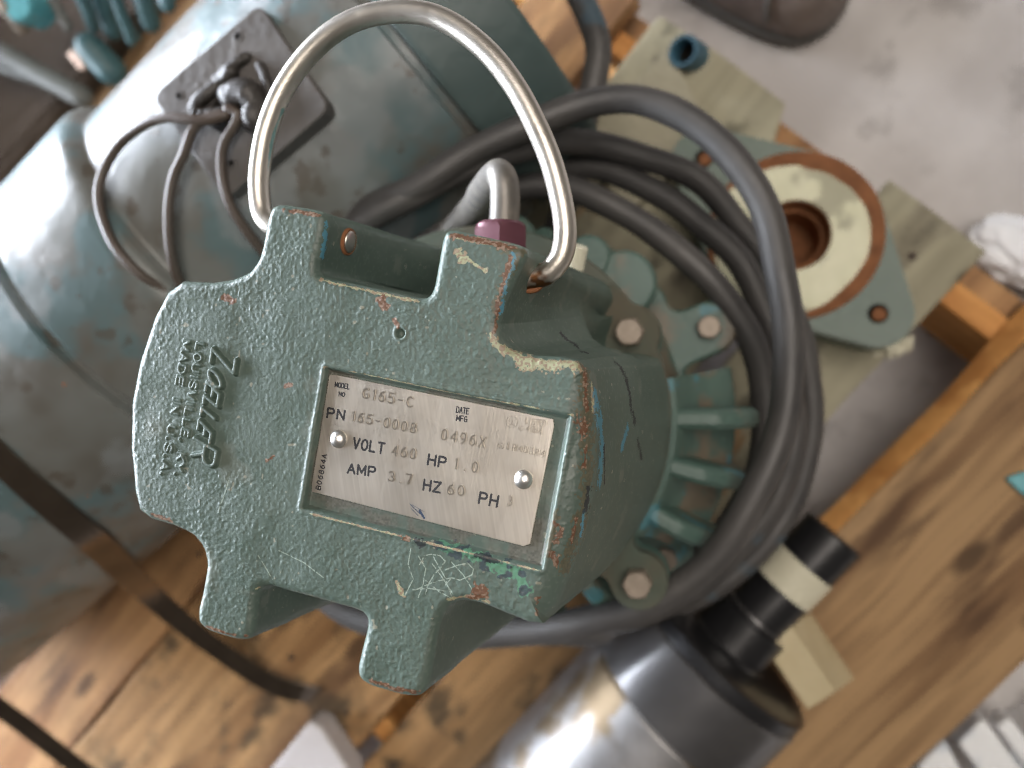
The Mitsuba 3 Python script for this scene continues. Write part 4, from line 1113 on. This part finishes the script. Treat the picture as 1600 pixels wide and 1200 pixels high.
put('plastic_scrap', plate(resample(rounded(ccw(PX([(1570, 747), (1602, 736), (1640, 760), (1625, 790), (1592, 768)], .597)), .001), .002), ZD + .0005, H - .5955, .001), 'teal_bright')
tagthing('plastic_scrap', 'small teal plastic scrap on the wide board at the right edge', 'scrap')

sh = []
for k in range(22):
    a = P(1400 + rng.normal(0, 14), 536 + rng.normal(0, 9), DP - .002)
    d_ = np.array([rng.uniform(-1, 1), rng.uniform(-1, 1), .1])
    d_ /= np.linalg.norm(d_)
    sh.append(tube(np.array([a - d_ * .003, a, a + d_ * rng.uniform(.001, .005)]), rng.uniform(.0010, .0026), 7))
put('wood_splinters', cat(*sh), 'cream_tape', smooth=40)
labels['wood_splinters'] = {'label': 'pale wood splinters beside the tip of the oval flange', 'category': 'splinters', 'kind': 'stuff'}

put('wood_shim', plate(resample(rounded(ccw(PX([(1044, 72), (1092, 165), (1062, 260), (985, 330), (900, 236)], .590)), .001), .003), ZD + .0004, H - .590, .0012), 'wood_shim_paint')
tagthing('wood_shim', 'flat khaki painted shim lying on the boards under the cable loops', 'shim')

tagthing('pipe_end', 'short blue pipe end standing at the far edge of the pallet', 'pipe')
pe = P(1068, 80, .585)
put('pipe_end__tube', lathe([(.0085, -.001), (.0085, .0), (.0095, .0015), (.0115, .0015), (.0125, 0), (.0125, -.05), (.0085, -.05), (.0085, -.001)], 40, origin=pe, axis=(-.35, -.1, .9)), 'teal_pipe', smooth=40)
put('pipe_end__bore', lathe([(.0086, -.012), (.0001, -.012)], 30, origin=pe, axis=(-.35, -.1, .9)), 'hole_black', smooth=False)

# work boot at the top edge
tagthing('work_boot', 'worn brown leather work boot on the floor at the top edge', 'boot')
toe = P(1318, 16, .722)
bx_ = np.array([-math.cos(math.radians(-33)), -math.sin(math.radians(-33)), 0])
by_ = np.array([-bx_[1], bx_[0], 0])


def boot_rows(wf, hf, z0, n=48, top=True):
    rows = []
    for s in np.concatenate([np.linspace(0, .16, 16) ** 1.0, np.linspace(.19, 1, 26)]):
        x = s * .30
        w = np.interp(s, [0, .01, .03, .07, .12, .2, .33, .5, .7, .9, .97, 1], [.006, .018, .029, .040, .046, .050, .051, .045, .038, .038, .030, .01]) * wf
        h = np.interp(s, [0, .02, .05, .1, .2, .35, .5, .62, .8, 1], hf)
        ph = np.linspace(0, 2 * np.pi, n, endpoint=False)
        c, q = np.cos(ph), np.sin(ph)
        yy = np.sign(c) * np.abs(c) ** .8 * w
        zz = np.where(q > 0, np.abs(q) ** .75 * h, -np.abs(q) ** .3 * .002) + z0
        off = -.004 * math.sin(s * 5)
        rows.append(toe + bx_ * x + np.outer(yy + off, by_) + np.outer(zz, [0, 0, 1]) - [0, 0, toe[2]])
    v = np.vstack(rows)
    m = trimesh.Trimesh(v, grid_faces(len(rows), n), process=False)
    m.fix_normals()
    return m


up_ = boot_rows(.97, [.012, .026, .036, .044, .050, .060, .085, .12, .125, .12], .020)
cre = up_.vertices @ bx_
up_.vertices[:, 2] += .004 * np.maximum(0, np.sin((cre - toe @ bx_) * 260 + 4 * meshkit.noise(up_.vertices / .03))) * ((cre - toe @ bx_) > .055) * ((cre - toe @ bx_) < .14) * (up_.vertices[:, 2] > .035)
put('work_boot__upper', up_, 'boot_leather', smooth=True)
for k, sx in enumerate((.048, .115)):      # seams of the toe cap and of the vamp
    w_ = np.interp(sx / .3, [0, .07, .12, .2, .33, .5], [.006, .040, .046, .050, .051, .045]) * .97
    h_ = np.interp(sx / .3, [0, .02, .05, .1, .2, .35, .5], [.012, .026, .036, .044, .050, .060, .085])
    an_ = np.linspace(.25, math.pi - .25, 15)
    q_ = [toe * [1, 1, 0] + bx_ * (sx + .012 * math.sin(a)) + by_ * (math.copysign(abs(math.cos(a)) ** .8, math.cos(a)) * w_) + [0, 0, .0205 + abs(math.sin(a)) ** .75 * h_] for a in an_]
    put('work_boot__seam', tube(spline(q_, .004), .0019, 8), 'boot_sole', smooth=True)
put('work_boot__sole', boot_rows(1.06, [.018] * 10, .004), 'boot_sole', smooth=40)
for k in range(3):
    a = toe + bx_ * (.105 + .02 * k) + [0, 0, .083 + .012 * k - toe[2]]
    put('work_boot__lace', tube(spline([a - by_ * .03 - [0, 0, .012], a - by_ * .012 + [0, 0, .001], a + [0, 0, .003], a + by_ * .012 + [0, 0, .001], a + by_ * .03 - [0, 0, .012]], .004), .0024, 10), 'boot_leather', smooth=True)

# dark machine standing behind the motor at the upper left
tagthing('old_machine', 'dark machine with teal ribs in the shade of an added unseen block at the upper left corner', 'machine')
put('old_machine__body', rough(plate(resample(rounded(ccw(PX([(-900, -420), (-330, -380), (-330, 420), (-900, 640)], .58)), .03), .01), .0, .33, .015), .006, .05, 3), 'dark_brown', smooth=40)  # unseen block added out of frame to keep the door light off
put('old_machine__dark_cover', rough(plate(resample(rounded(ccw(PX([(-420, -380), (420, -380), (330, -60), (120, 180), (-60, 420), (-420, 620)], .60)), .02), .008), .0, H - .585, .012), .006, .05, 3), 'dark_brown', smooth=40)  # dark slab added to cover the floor, which would show bright
for u0, v0, u1, v1, d0, d1, r, mat in ((-30, 66, 128, 152, .54, .56, .010, 'pipe_grey'), (-30, 96, 70, 130, .55, .56, .005, 'pipe_grey'), (112, -40, 146, 40, .50, .54, .006, 'teal_paint'), (148, -30, 178, 50, .53, .56, .008, 'teal_paint'), (168, -40, 206, 62, .51, .55, .005, 'teal_paint'), (215, -40, 236, 34, .52, .55, .009, 'teal_paint'),
                                        (140, 74, 176, 112, .555, .565, .013, 'teal_paint'), (258, -60, 262, 6, .51, .53, .007, 'teal_paint'), (84, 0, 106, 42, .52, .53, .004, 'pipe_grey'), (190, 20, 214, 58, .545, .56, .004, 'teal_paint')):
    a, b_ = P(u0, v0, d0), P(u1, v1, d1)
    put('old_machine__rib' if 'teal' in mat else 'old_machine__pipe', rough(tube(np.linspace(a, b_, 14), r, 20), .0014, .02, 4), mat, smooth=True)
put('old_machine__cap', rough(lathe([(.0001, .03), (.011, .03), (.014, .026), (.015, 0), (.0001, 0)][::-1], 30, origin=P(60, 16, .53), axis=(.2, -.3, .9)), .0008, .01), 'teal_bright', smooth=40)
put('old_machine__tag', plate(resample(rounded(ccw(PX([(102, 84), (112, 76), (126, 88), (132, 108), (122, 108)], .552)), .0015), .001), H - .556, H - .552, .001), 'pink_rag')
put('old_machine__lever', tube(spline([P(-10, -10, .50), P(12, 14, .505), P(34, 42, .52)], .004), .006, 16), 'bolt_metal', smooth=True)
